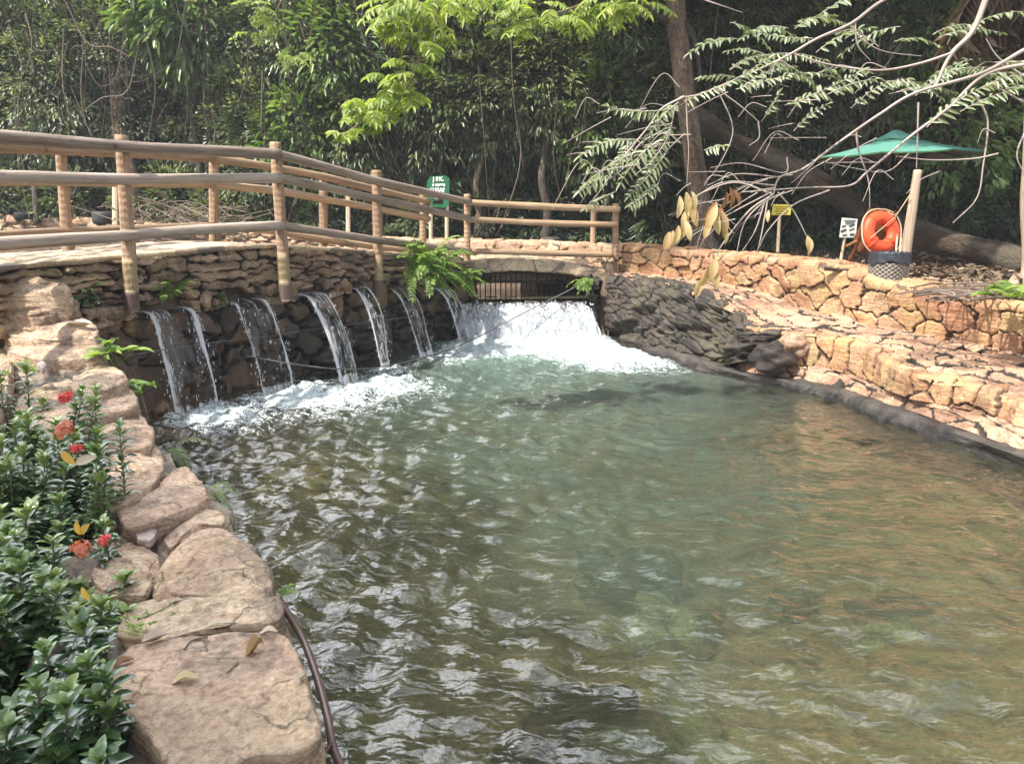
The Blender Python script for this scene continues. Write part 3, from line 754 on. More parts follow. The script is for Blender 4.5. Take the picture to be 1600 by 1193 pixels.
base_in = [Vector((b.x * .94 + s.x * .06, b.y * .94 + s.y * .06, 0.255 if i > 3 else 0.4)) for i, (b, s) in enumerate(zip(BT, sk_in))]
led = stone_sheet('stone_ledge', [[p + Vector((-.05, -.03, -.03)) for p in sk_in[3:]], [p + Vector((0, 0, .05)) for p in sk_in[3:]], base_out[3:], base_in[3:]], 0.02, (0.42, 0.26), 0.035, (-.3, -.2, 1), M['flag_stone'], 21, rough=0.02)
tag(led, 'narrow flat stone ledge just above the concrete skirt', 'stone ledge')
kerb = stone_sheet('stone_kerb', [base_in[4:], BT[4:], [p + Vector((.16, .13, .0)) for p in BT[4:]]], 0.0125, (0.24, 0.36), 0.085, (-1, -.6, .3), M['bank_stone'], 33, joint=0.10, tilt=0.7, rough=0.018, jit=0.7, warp=.25, gap=1.7)
tag(kerb, 'low kerb of upright orange stones edging the terrace above the water', 'kerb')
dr_low = [p + Vector((.12, .1, -.3)) for p in WATERLINE[:6]]
dr_mid = [Vector((w.x * .6 + b.x * .4, w.y * .6 + b.y * .4, .16 + .1 * i)) for i, (w, b) in enumerate(zip(WATERLINE[:6], BT[:6]))]
for i in (3, 4, 5): dr_mid[i] = Vector((BT[i].x - .10, BT[i].y - .16, .22)); dr_low[i] = Vector((BT[i].x - .12, BT[i].y - .22, .05))
dr_mid[5] = BT[5] - Vector((.03, .05, .10)); dr_low[5] = BT[5] - Vector((.04, .07, .2)); dr_mid[4].z = .36; dr_low[4].z = .2
dr_mid[0].z, dr_mid[1].z, dr_mid[2].z = .45, .36, .28
def dr_push(P, U, W): return 0.16 * sstep(.54, .68, fbm(P * np.array([1.6, 1.6, 4]), 3, 77)) * sstep(0, .2, W)
drk = stone_sheet('rock_wall', [dr_low, dr_mid, [p + Vector((-.02, -.03, 0)) for p in BT[:6]], [p + Vector((.18, .14, .0)) for p in BT[:6]]], 0.014, (0.36, 0.10), 0.10, (-1, -.6, .3), M['dark_rock'], 44, joint=0.16, tilt=.6, rough=0.03, push=dr_push, warp=.35, jit=.9)
tag(drk, 'dark wet wall of stacked slate-like rock right of the wide cascade', 'rock wall')
for k_, (off, sz, mt_, lb_) in enumerate((((-.16, -.20, -.27), (.26, .20, .20), 'dark_rock', 'dark blocky stone at the right foot of the slate-like rock wall'), ((.10, -.16, -.13), (.20, .15, .15), 'flag_stone', 'reddish stone capping the right end of the slate-like rock wall'), ((-.48, .30, -.22), (.24, .17, .14), 'dark_rock', 'dark stone bulging from the lower right of the slate-like rock wall'))):
    mb = MB(); mb.blob(tuple(BT[5] + Vector(off)), sz, 40 + k_, 34, .55, tone=(.3 + .2 * k_, 1, .5))
    tag(mb.build('stone', M[mt_]), lb_, 'stone')
idx = [0, 1, 2, 3, 4, 5, 6, 7, 9, 10, 11, 12, 13]
tb = [BT[i] for i in idx]
terrace = stone_sheet('stone_terrace', [[p + Vector((-.03, -.03, -.02)) for p in tb], [Vector((a.x * .5 + c.x * .5, a.y * .5 + c.y * .5, a.z * .5 + c.z * .5 + .03)) for a, c in zip(tb, UP_BASE)], [p + Vector((.04, .04, .02)) for p in UP_BASE]], 0.014, (0.42, 0.19), 0.055, (0, 0, 1), M['flag_stone'], 55, joint=0.10, tilt=1.6, rough=0.016, warp=.45, gap=2.2)
tag(terrace, 'terrace of rough reddish flagstones with dark gaps on the right bank', 'terrace', kind='structure')
cap = [p + Vector((.20, .16, .03)) for p in UP_TOP]
capb = [p + Vector((.42, .34, -.02)) for p in UP_TOP]
upw = stone_sheet('retaining_wall', [UP_BASE, UP_TOP, cap, capb], 0.013, (0.34, 0.25), 0.085, (-1, -.6, .4), M['bank_stone'], 66, joint=0.09, tilt=0.6, rough=0.02, warp=0.32, gap=1.7)
tag(upw, 'low retaining wall of orange and yellow fieldstones along the back of the right terrace', 'stone wall')

# the tan wall that carries on behind the bridge
bw = [(560, 400, 375, 16.2), (700, 408, 378, 15.7), (850, 422, 381, 15.0), (962, 430, 386, 14.05)]
lo = [at_y(a, b_, y) for a, b_, c, y in bw]; hi = [at_y(a, c, y) for a, b_, c, y in bw]
for p in lo: p.z = 0.5
o = stone_sheet('back_wall', [lo, hi, [p + Vector((0, .3, .02)) for p in hi]], 0.02, (0.42, 0.36), 0.06, (0, -1, .3), M['far_wall'], 71, joint=0.12)
o.name = 'boundary_wall'
tag(o, 'tan earth-coloured low wall behind the bridge railing', 'stone wall')
fw = [(-60, 392, 340, 17), (60, 390, 345, 17.2), (200, 388, 350, 17.2), (330, 388, 358, 17), (450, 392, 368, 16.7), (560, 398, 376, 16.2)]
lo = [at_y(a, b_, y) for a, b_, c, y in fw]; hi = [at_y(a, c, y) for a, b_, c, y in fw]
for p in lo: p.z = 1.0
o = stone_sheet('stream_wall', [lo, hi, [p + Vector((0, .35, .02)) for p in hi]], 0.025, (0.34, 0.13), 0.09, (0, -1, .3), M['far_wall'], 72, joint=0.25)
tag(o, 'far low wall of stacked pale stones along the stream, left background', 'stone wall')

# ---------------------------------------------------------------- weir wall, bridge
LIP = [(265, 487, 8.15, .52), (386, 472, 9.0, .46), (492, 462, 9.75, .34), (570, 452, 10.55, .26), (627, 451, 11.3, .36), (703, 452, 12.25, .34)]
LIPW = []
for px, py, Y, wd in LIP:
    p = at_y(px, py, Y)
    # onto the wall face
    best = min(((Vector((x, y, 0)) - Vector((p.x, p.y, 0))).length, x, y) for x, y in [tuple(q[:2]) for q in catmull(wall_pts(0), 20)])
    LIPW.append((Vector((best[1], best[2], p.z)), wd))
WD = Vector((0.54, 0.84, 0))
def slot_push(P, U, W):
    h = np.zeros(U.shape)
    for c, wd in LIPW:
        along = (P[..., 0] - c.x) * WD.x + (P[..., 1] - c.y) * WD.y
        top = c.z + .12 + .05 * np.sin(along * 11 + c.x * 5)
        h = np.maximum(h, 0.30 * sstep(wd * .60, wd * .50, np.abs(along)) * sstep(top + .03, top - .03, P[..., 2]))
    return h
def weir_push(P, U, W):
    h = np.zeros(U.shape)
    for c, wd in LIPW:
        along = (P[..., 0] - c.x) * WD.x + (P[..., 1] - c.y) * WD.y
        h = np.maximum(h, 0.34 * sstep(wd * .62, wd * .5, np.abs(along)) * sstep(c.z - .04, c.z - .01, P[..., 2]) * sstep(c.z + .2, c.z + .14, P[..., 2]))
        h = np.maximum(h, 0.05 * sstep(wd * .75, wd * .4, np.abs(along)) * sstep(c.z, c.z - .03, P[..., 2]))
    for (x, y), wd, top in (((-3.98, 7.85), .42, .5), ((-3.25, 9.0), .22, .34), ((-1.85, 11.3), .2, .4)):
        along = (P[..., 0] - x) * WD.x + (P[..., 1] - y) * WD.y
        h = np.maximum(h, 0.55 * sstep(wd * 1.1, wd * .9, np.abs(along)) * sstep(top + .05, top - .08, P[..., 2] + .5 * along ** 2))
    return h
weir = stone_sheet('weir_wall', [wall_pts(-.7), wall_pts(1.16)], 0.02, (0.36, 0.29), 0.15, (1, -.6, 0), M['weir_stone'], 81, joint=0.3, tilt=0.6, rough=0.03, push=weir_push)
tag(weir, 'wet reddish fieldstone weir wall with dark recesses behind the small falls', 'stone wall')

DECK_PX = [(-40, 421, 6.5), (30, 411, 6.95), (205, 397, 7.9), (350, 384, 8.9), (435, 382, 9.5), (590, 393, 11.0), (680, 403, 12.3), (735, 409, 13.0)]
DK = [at_y(*p) for p in DECK_PX]
br = empty('stone_bridge', (DK[4].x, DK[4].y, 1.2))
tag(br, 'hump-backed stone footbridge over the row of small waterfalls', 'bridge')
face_low = [Vector((x, y, 1.1)) for x, y in [(p.x + .06, p.y - .04) for p in DK]]
for p, q in zip(face_low, DK): p.z = 1.12
fl2 = [Vector((p.x, p.y, 1.12)) for p in DK]
fh = [Vector((p.x, p.y, p.z - .035)) for p in DK]
stone_sheet('side_masonry', [[p + Vector((-.03, .02, -.05)) for p in fl2], fl2, fh], 0.012, (0.50, 0.085), 0.14, (1, -.6, 0), M['bridge_stone'], 91, joint=0.2, tilt=1.5, rough=0.045, warp=0.8, jit=1.0, push=slot_push, parent=br)
far_edge = [p + Vector((-1.26, .82, -.0)) for p in DK]
lipo = [p + Vector((.10, -.065, 0)) for p in DK]
stone_sheet('deck', [[p + Vector((-.02, .0, -.045)) for p in lipo], [p + Vector((.0, .0, -.04)) for p in lipo], lipo, far_edge, [p + Vector((-.02, 0, -.4)) for p in far_edge]], 0.05, (1.6, 1.2), 0.006, (0, 0, 1), M['slab'], 92, rough=0.02, tilt=0, parent=br)
# slab over the wide cascade
SL = [(735, 408, 13.0), (790, 405, 13.15), (850, 407, 13.3), (905, 413, 13.4), (952, 424, 13.5)]
sa = [at_y(*p) for p in SL]
sb = [p + Vector((-.3, 1.35, 0.0)) for p in sa]
th = Vector((0, 0, -.19))
stone_sheet('slab', [[p + th + Vector((0, .5, 0)) for p in sa], [p + th for p in sa], sa, sb, [p + th for p in sb]], 0.03, (0.6, 0.4), 0.012, (0, -.4, 1), M['slab'], 93, rough=0.03, tilt=0.2, parent=br)
mb = MB()
g0, g1 = at_y(742, 428, 13.55), at_y(886, 428, 13.75)
for i in range(19):
    a = g0.lerp(g1, i / 18)
    mb.tube([Vector((a.x, a.y, 1.1)), Vector((a.x, a.y, .55))], 0.012, 6)
for z in (1.05, .9):
    mb.tube([Vector((g0.x, g0.y - .015, z)), Vector((g1.x, g1.y - .015, z))], 0.016, 6)
mb.build('grate', M['grate'], br)
mb = MB()
c = at_y(815, 445, 14.0)
mb.box((c.x, 14.15, .94), (2.0, .1, .22), tone=(.4, 1, .5))
o = mb.build('gate_beam', M['far_wall'], br)
# jambs of the opening
stone_sheet('pier', [[Vector((-1.0, 12.75, -.5)), Vector((-.78, 12.95, -.5)), Vector((-.72, 13.4, -.5)), Vector((-.72, 14.6, -.5))], [Vector((-1.0, 12.75, 1.12)), Vector((-.78, 12.95, 1.12)), Vector((-.72, 13.4, 1.12)), Vector((-.72, 14.6, 1.12))]], 0.03, (.4, .3), .07, (1, -1, 0), M['weir_stone'], 94, joint=.3, parent=br)
stone_sheet('pier', [[Vector((1.4, 12.75, -.5)), Vector((1.36, 13.0, -.5)), Vector((1.36, 13.6, -.5)), Vector((1.36, 14.6, -.5))], [Vector((1.46, 12.75, 1.05)), Vector((1.40, 13.0, 1.05)), Vector((1.38, 13.6, 1.05)), Vector((1.36, 14.6, 1.05))]], 0.03, (.45, .14), .09, (-1, -1, 0), M['dark_rock'], 95, joint=.3, parent=br)
# sill the cascade pours over
stone_sheet('sill', [[Vector((-.95, 12.85, -.6)), Vector((.2, 13.0, -.6)), Vector((1.5, 13.1, -.6))], [Vector((-.95, 12.88, .58)), Vector((.2, 13.03, .58)), Vector((1.5, 13.13, .58))], [Vector((-.95, 13.3, .6)), Vector((.2, 13.4, .6)), Vector((1.5, 13.5, .6))]], 0.03, (.4, .25), .07, (0, -1, .3), M['dark_rock'], 96, joint=.3, parent=br)

# ---------------------------------------------------------------- railings
def railing(name, label, posts, rails, railmats):
    root = empty(name, posts[2][0])
    tag(root, label, 'railing')
    for k, (top, bot, r, sl) in enumerate(posts):
        mb = MB()
        n = 26
        z1 = bot.lerp(top, sl[1]) if sl else bot
        mb.tube([z1.lerp(top, i / n) for i in range(n + 1)], [r * (1.04 - .06 * i / n) for i in range(n + 1)], 14, wob=0.12, seed=k + 3, tone=(.35 + .5 * ((k * 37) % 10) / 10, 1, .5))
        po = mb.build('post', M['post'], root)
        if sl:
            a, b_ = bot.lerp(top, sl[0]), bot.lerp(top, sl[1])
            mb = MB(); mb.tube([a.lerp(b_, i / 8) for i in range(9)], r * 1.08, 14, wob=.03, seed=k)
            mb.build('sleeve', M['post_sleeve'], po)
            mb = MB(); mb.tube([bot.lerp(a, i / 6) for i in range(7)], r * 1.15, 14, wob=.05, seed=k + 9)
            mb.build('sleeve_end', M['post_tip'], po)
    for k, (pts, r) in enumerate(rails):
        mb = MB()
        cc = catmull(pts, 10)
        mb.tube(cc, [r * .92 * (1 + .06 * math.sin(k * 2 + i * .21)) for i in range(len(cc))], 14, wob=0.10, seed=20 + k, tone=(((k * 53) % 10) / 10, 1, .5))
        mb.build('rail', M[railmats[k]], root)
    return root
NP = [(-170, 200, 505, 5.75), (195, 211, 487, 7.85), (435, 222, 470, 9.45), (588, 266, 460, 11.0), (730, 303, 412, 13.0), (962, 318, 428, 13.6)]
posts = []
for i, (px, t, b_, Y) in enumerate(NP):
    if px < 700: Y -= .2
    pb = at_y(px + (12 if i < 3 else 4 if i < 4 else 0), b_, Y)
    pt = at_y(px - (5 if i < 3 else 0), t, Y)
    posts.append((pt, pb, .064 if i < 4 else .055, (.12, .30) if i in (0, 1, 2, 3) else None))
def seg(l): return [at_y(*p) for p in l]
def segn(l): return [at_y(p[0], p[1], p[2] - .22 * min(1, max(0, (735 - p[0]) / 140))) for p in l]
nr = [
 (segn([(-170, 205, 5.68), (0, 214, 6.63), (195, 229, 7.78), (320, 235, 8.6), (437, 241, 9.38)]), .062),
 (segn([(430, 240, 9.36), (510, 261, 10.15), (590, 283, 10.92), (660, 299, 11.9), (735, 316, 12.92)]), .058),
 (segn([(727, 316, 12.91), (800, 320, 13.1), (880, 324, 13.3), (968, 327, 13.5)]), .058),
 (segn([(-170, 274, 5.68), (0, 277, 6.63), (195, 280, 7.78), (320, 279, 8.6), (437, 278, 9.38)]), .060),
 (segn([(430, 277, 9.36), (510, 293, 10.15), (590, 311, 10.92), (660, 326, 11.9), (735, 342, 12.92)]), .056),
 (segn([(727, 342, 12.91), (800, 346, 13.1), (880, 349, 13.3), (965, 351, 13.5)]), .054),
 (segn([(-170, 398, 5.68), (0, 381, 6.63), (195, 368, 7.78), (320, 358, 8.6), (440, 352, 9.38)]), .060),
 (segn([(430, 352, 9.36), (510, 363, 10.15), (590, 375, 10.92), (660, 384, 11.9), (735, 393, 12.92)]), .057),
 (segn([(727, 392, 12.91), (800, 394, 13.1), (880, 396, 13.3), (958, 398, 13.5)]), .054)]
railing('log_railing', 'near log railing on the pool side of the bridge with three rails', posts, nr, ['rail', 'rail', 'rail_tan', 'rail', 'rail', 'rail_tan', 'rail', 'rail', 'rail_tan'])
FP = [(-150, 215, 420, 6.3), (98, 234, 404, 8.6), (334, 240, 381, 10.3), (505, 270, 386, 11.8), (661, 303, 388, 13.6)]
posts = [(at_y(px - (3 if i < 2 else 0), t, Y), at_y(px + (10 if i < 2 else 0), b_, Y), .060, None) for i, (px, t, b_, Y) in enumerate(FP)]
fr_ = [
 (seg([(-150, 225, 6.25), (0, 230, 7.6), (98, 235, 8.52), (334, 247, 10.22)]), .058),
 (seg([(330, 247, 10.2), (430, 262, 11.1), (505, 276, 11.72), (583, 295, 12.6), (670, 315, 13.5)]), .058),
 (seg([(-150, 280, 6.25), (0, 282, 7.6), (98, 283, 8.52), (334, 288, 10.22)]), .055),
 (seg([(330, 288, 10.2), (430, 298, 11.1), (505, 311, 11.72), (583, 325, 12.6), (670, 342, 13.5)]), .056),
 (seg([(-150, 378, 6.25), (0, 368, 7.6), (98, 362, 8.52), (334, 353, 10.22)]), .054),
 (seg([(330, 353, 10.2), (430, 362, 11.1), (505, 374, 11.72), (583, 385, 12.6), (670, 394, 13.5)]), .054)]
railing('log_railing', 'far log railing on the stream side of the bridge, seen between the near rails', posts, fr_, ['rail_tan'] * 6)
mb = MB(); mb.tube([at_y(925, 428, 14.55), at_y(928, 318, 14.55)], .055, 12, wob=.08, seed=4)
o = mb.build('wooden_post', M['post'])
tag(o, 'lone log post standing just behind the right end of the near railing', 'post')
mb = MB(); mb.tube([at_y(544, 380, 15.6), at_y(544, 306, 15.6)], .045, 10, wob=.08, seed=5)
o = mb.build('wooden_stake', M['pole'])
tag(o, 'thin pale stake standing behind the middle of the far railing', 'stake')

# ---------------------------------------------------------------- left edging wall and its stones
inner = [p + Vector((-1.0 - .25 * (i > 10), .15, -.06)) for i, p in enumerate(EDGE)]
tops = [p + Vector((-.03, .02, -.07)) for p in EDGE]
mid = [(a + b_) / 2 + Vector((0, 0, .0)) for a, b_ in zip(tops, inner)]
lw = stone_sheet('edging_wall', [[Vector((p.x - .05, p.y, -.9)) for p in EDGE], tops, mid, inner, [p + Vector((-.15, .05, -.4)) for p in inner]], 0.025, (0.30, 0.22), 0.04, (1, 0, .6), M['mortar'], 101, joint=.3, rough=.04)
tag(lw, 'mortared left pool wall under the big flat edging stones', 'stone wall')

STONES = []
def boulder(name, poly, z, thick, seed, mat, label, cat='stone', group=None, slope=0.0, bulge=.03, rough=.03, tone=None, undercut=.12, yf=None):
    """irregular stone: outline read off at its own height, then rounded, given thickness and weathered"""
    P = [at_z(px, py, z) for px, py in poly] if yf is None else [at_y(px, py, yf[1] + (yf[3] - yf[1]) * (py - yf[0]) / (yf[2] - yf[0])) for px, py in poly]
    c = sum(P, Vector()) / len(P)
    O = catmull(P + [P[0]], 10)[:-1]
    O = np.array([tuple(p) for p in O])
    n = len(O)
    C = np.array(tuple(c))
    O = C + (O - C) * (1 + .05 * (fbm((O + seed * 3.1) * 7, 4, seed + 20) - .5) * 2)[:, None] * np.array([1, 1, 1])
    if yf is None: O[:, 2] = z
    eh = min(.09, thick * .4)
    prof = [(r, 0.0) for r in np.linspace(.03, .94, 26)] + [(.965, -eh * .06), (.982, -eh * .2), (.993, -eh * .5), (1.0, -eh)]
    k = 12
    for i in range(1, k + 1):
        t = i / k
        prof.append((1.0 - undercut * t * t, -eh - (thick - eh) * t))
    V, R_ = [], []
    for r, dz in prof:
        ring = C + (O - C) * r
        ring[:, 2] += dz + bulge * (1 - min(1, r) ** 2) + slope * (ring[:, 1] - C[1])
        V.append(ring)
    V = np.array(V)
    rr = np.array([p[0] for p in prof])[:, None]
    side = sstep(.9, 1.0, rr) * np.ones((1, n))
    D = V - (C - np.array([0, 0, thick * .6])); D /= np.linalg.norm(D, axis=2)[..., None]
    Nn = D * side[..., None] + np.array([0, 0, 1.0]) * (1 - side[..., None])
    q = V + seed * 5.3
    h = rough * 2 * (fbm(q * 3.2, 5, seed) - .5) * 1.6 + rough * .9 * (ridge(q * np.array([2.2, 2.2, 16]), 4, seed + 1) - .6) * (.4 + side) + rough * .35 * (fbm(q * 22, 3, seed + 2) - .5)
    h -= rough * .9 * sstep(.84, .93, ridge(q * np.array([1.3, 3.4, 6.0]), 3, seed + 5))
    h += rough * 1.3 * (np.floor(3.2 * fbm(q * np.array([1.6, 2.4, 3]), 4, seed + 8)) / 3.2 - .4)
    h += rough * .3 * side * np.sin(q[..., 2] * 70 + 4 * fbm(q * 3, 2, seed))
    V = V + Nn * h[..., None]
    nr_ = len(prof)
    i, j = np.meshgrid(np.arange(nr_ - 1), np.arange(n), indexing='ij'); j2 = (j + 1) % n
    Q = np.stack([i*n+j, (i+1)*n+j, (i+1)*n+j2, i*n+j2], -1).reshape(-1, 4)
    Vf = np.vstack([V.reshape(-1, 3), V[0].mean(0)])
    ci = len(Vf) - 1
    Q = np.vstack([Q, [[j, (j + 1) % n, (j + 2) % n, ci] for j in range(0, n - (n % 2), 2)]])
    t = random.Random(seed).random() if tone is None else tone
    o = link(name, mesh_np(name, Vf, Q, np.tile([t, 1, .5], (len(Vf), 1))), M[mat])
    tag(o, label, cat, group)
    STONES.append(o)
    return o
G_ = 'flat stones edging the left side of the pool'
def es(poly, z, th, seed, label, **kw): return boulder('edging_stone', poly, z, th, seed, 'edge_stone', label, 'stone', G_, **kw)
es([(165,1085),(170,1030),(222,1002),(330,988),(438,980),(464,1000),(482,1070),(500,1135),(470,1170),(390,1178),(330,1215),(262,1195),(226,1140),(185,1112)], .54, .55, 1, 'largest edging stone, at the bottom, with fallen leaves on top', bulge=.02, rough=.035, undercut=.10)
es([(175,992),(200,952),(262,930),(340,938),(430,930),(446,955),(420,975),(330,984),(240,1002)], .515, .3, 2, 'thin layered edging slab wedged just above the largest stone', rough=.045, bulge=.03)
es([(247,885),(288,838),(340,818),(384,852),(414,884),(426,916),(396,932),(318,930),(250,922)], .56, .4, 3, 'broad smooth-topped edging stone above the thin layered slab')
es([(138,896),(164,866),(208,846),(250,862),(246,892),(226,924),(180,924),(148,914)], .555, .4, 4, 'rounded edging stone touching the red flowers of the shrub')
es([(182,800),(230,764),(278,733),(308,742),(326,776),(292,798),(244,816),(206,824)], .605, .35, 5, 'pointed plate-like edging stone just above the grey pebble')
es([(250,838),(300,800),(345,800),(352,816),(318,822),(282,842),(262,852)], .565, .3, 6, 'narrow edging stone between the plate-like stone and the broad smooth one')
es([(148,784),(150,722),(196,700),(240,690),(256,722),(236,756),(188,786)], .63, .4, 7, 'blocky brown edging stone beside the small fern at the water')
es([(140,700),(146,668),(186,642),(224,652),(240,690),(196,702)], .69, .35, 8, 'rounded edging stone just below the leafy weed over the water')
es([(128,652),(146,622),(186,598),(206,612),(212,634),(176,646)], .77, .35, 9, 'wedge-shaped edging stone level with the foot of the first waterfall')
es([(16,676),(26,625),(70,598),(114,592),(146,614),(132,652),(80,690)], .79, .35, 10, 'pale edging stone half hidden behind the flowering shrub tips')
es([(108,602),(142,572),(180,572),(198,592),(160,612),(126,620)], .87, .3, 11, 'small grey-brown edging stone behind the leafy weed')
es([(12,546),(80,533),(136,530),(162,536),(164,552),(118,562),(56,562)], .985, .3, 12, 'long yellowish edging slab, fourth below the bridge deck', bulge=.015, yf=(562, 6.25, 533, 6.6))
es([(0,514),(60,500),(126,494),(154,512),(150,526),(86,526),(20,524)], 1.09, .3, 13, 'edging slab with a pale dry leaf on it, third below the bridge deck', bulge=.015, yf=(530, 6.45, 494, 6.85))
es([(4,484),(60,462),(106,459),(123,470),(96,480),(42,492)], 1.21, .3, 14, 'edging slab second below the bridge deck, grey at its lower rim', bulge=.015, yf=(492, 6.6, 459, 6.95))
es([(-50,468),(-10,420),(40,417),(74,436),(108,452),(64,461),(4,464)], 1.37, .35, 15, 'wide sloping pinkish edging slab right below the bridge deck', bulge=.02, yf=(465, 6.65, 417, 7.05))
es([(-70,424),(-20,404),(26,405),(42,416),(4,426)], 1.50, .3, 16, 'greyish edging stone where the left wall meets the bridge deck', yf=(426, 6.9, 404, 7.2))
es([(-60,640),(-50,560),(-6,548),(20,560),(10,620),(-10,660)], .86, .35, 17, 'grass-fringed edging stone at the left picture edge')
es([(405,1235),(440,1188),(490,1186),(520,1220),(500,1260)], .40, .3, 18, 'small pale edging stone at the very bottom beside the brown hose', rough=.02)
p = boulder('pebble', [(210,826),(222,815),(240,818),(245,830),(234,845),(216,842)], .575, .05, 19, 'pebble', 'angular pinkish grey pebble on the left edging stones', 'pebble', bulge=.01, rough=.008, undercut=.2)
p = boulder('pebble', [(58,568),(66,564),(72,569),(66,575)], 1.0, .05, 22, 'pebble', 'tiny pale pebble on the mortar below the yellowish slab', 'pebble', bulge=.01, rough=.005)

# stones lying under water
def sub(px, py, s, seed, mat, label):
    q = at_z(px, py, 0)
    d = ray(px, py); z = float(bed_z(np.array([q.x]), np.array([q.y]))[0])
    q = at_z(px, py, z * .8)
    mb = MB(); mb.blob((q.x, q.y, z - s[2] * .25), s, seed, 30, .75, tone=(.5, 1, .5))
    o = mb.build('submerged_rock', M[mat]); tag(o, label, 'rock', 'rocks lying under the pool water')
STONES.append(lw)
bpy.context.view_layer.update()
def on_stone(px, py, default):
    d = ray(px, py); o0 = Vector((0, 0, CAM_H)); best = None
    for s in STONES:
        ok, loc, _n, _i = s.ray_cast(o0, d)
        if ok and (best is None or (loc - o0).length < (best - o0).length): best = loc
    return best + Vector((0, 0, .006)) if best is not None else at_z(px, py, default)
sub(905, 1085, (.26, .17, .17), 1, 'sub_dark', 'dark sunken rock near the bottom middle of the pool')
sub(845, 1150, (.20, .09, .12), 2, 'sub_dark', 'small black sunken rock left of the pale green sunken slab')
sub(985, 880, (.40, .34, .35), 3, 'sub_dark', 'large dark sunken rock in the middle of the pool')
sub(1060, 955, (.30, .26, .24), 4, 'sub_pale', 'pale greenish sunken rock just below the large dark one')
sub(1385, 985, (.26, .17, .18), 5, 'sub_pale', 'yellowish sunken rock in the lower right of the pool')
sub(1240, 930, (.22, .15, .2), 6, 'sub_dark', 'dark sunken rock left of the yellowish one')
sub(1410, 950, (.36, .2, .22), 7, 'sub_dark', 'wide dark sunken rock behind the yellowish one')
sub(1050, 1150, (.42, .26, .16), 8, 'sub_pale', 'long pale green sunken slab at the bottom of the pool')
# ---------------------------------------------------------------- falling water
def fall_mat(name, lace, stretch, thr, white=(0.85, 0.87, 0.9), film=0.25):
    m, nt = new_mat(name)
    tc = nd(nt, 'ShaderNodeAttribute', attribute_name='tc').outputs['Vector']
    sp = nd(nt, 'ShaderNodeSeparateXYZ', {0: tc})
    edge = nd(nt, 'ShaderNodeSeparateColor', {0: nd(nt, 'ShaderNodeAttribute', attribute_name='tone').outputs['Color']}).outputs[0]
    n1 = noise(nt, scaled(nt, tc, (lace, lace * stretch, lace)), 1.0, 7, 0.65, 0.8)
    n2 = noise(nt, scaled(nt, tc, (lace * 3, lace * 3 * stretch * 1.6, lace)), 1.0, 4, 0.6, 0.5)
    f = math_n(nt, 'ADD', math_n(nt, 'MULTIPLY', n1, 0.65), math_n(nt, 'MULTIPLY', n2, 0.35))
    f = math_n(nt, 'ADD', f, math_n(nt, 'MULTIPLY', edge, 0.5))
    fm = smap(nt, f, thr, thr + 0.16)
    nrm = bump(nt, f, 0.7, 0.04)
    nrg = bump(nt, noise(nt, scaled(nt, tc, (9, 2.2, 6)), 1.0, 2.0, 0.4, 0.5), 0.6, 0.05)
    wd = nd(nt, 'ShaderNodeBsdfDiffuse', {'Color': rgb(white), 'Normal': nrm})
    wt = nd(nt, 'ShaderNodeBsdfTranslucent', {'Color': rgb(white), 'Normal': nrm})
    wh = nd(nt, 'ShaderNodeMixShader', {0: 0.4, 1: wd.outputs[0], 2: wt.outputs[0]})
    tr = nd(nt, 'ShaderNodeBsdfTransparent', {'Color': (0.93, 0.94, 0.94, 1)})
    gl = nd(nt, 'ShaderNodeBsdfGlossy', {'Roughness': 0.06, 'Normal': nrg})
    fr = nd(nt, 'ShaderNodeFresnel', {'IOR': 1.33, 'Normal': nrg})
    cl = nd(nt, 'ShaderNodeMixShader', {0: math_n(nt, 'ADD', math_n(nt, 'MULTIPLY', fr.outputs[0], 1.1), film * 0.04, clamp=True), 1: tr.outputs[0], 2: gl.outputs[0]})
    out(nt, nd(nt, 'ShaderNodeMixShader', {0: fm, 1: cl.outputs[0], 2: wh.outputs[0]}).outputs[0])
    return m
M['fall_clear'] = fall_mat('fall_clear', 14, .10, .55)
M['fall_white'] = fall_mat('fall_white', 18, .10, .475)
M['cascade'] = fall_mat('cascade', 11, .34, .47, white=(.62, .65, .69))
def drop_mat():
    m, nt = new_mat('drops')
    b = nd(nt, 'ShaderNodeBsdfPrincipled', {'Base Color': (0.85, 0.87, 0.9, 1), 'Roughness': 0.15})
    out(nt, b.outputs[0]); return m
M['drops'] = drop_mat()
names = ['leftmost and widest small waterfall, a clear brown glassy sheet with beaded edges', 'second small waterfall from the left, splashing on a rock at its foot', 'third small waterfall from the left, between the two tallest log posts', 'thin fourth small waterfall dropping right below a log post foot', 'fifth small waterfall, directly under the big bright fern', 'narrow sixth small waterfall beside the wide white cascade']
rngf = random.Random(8)
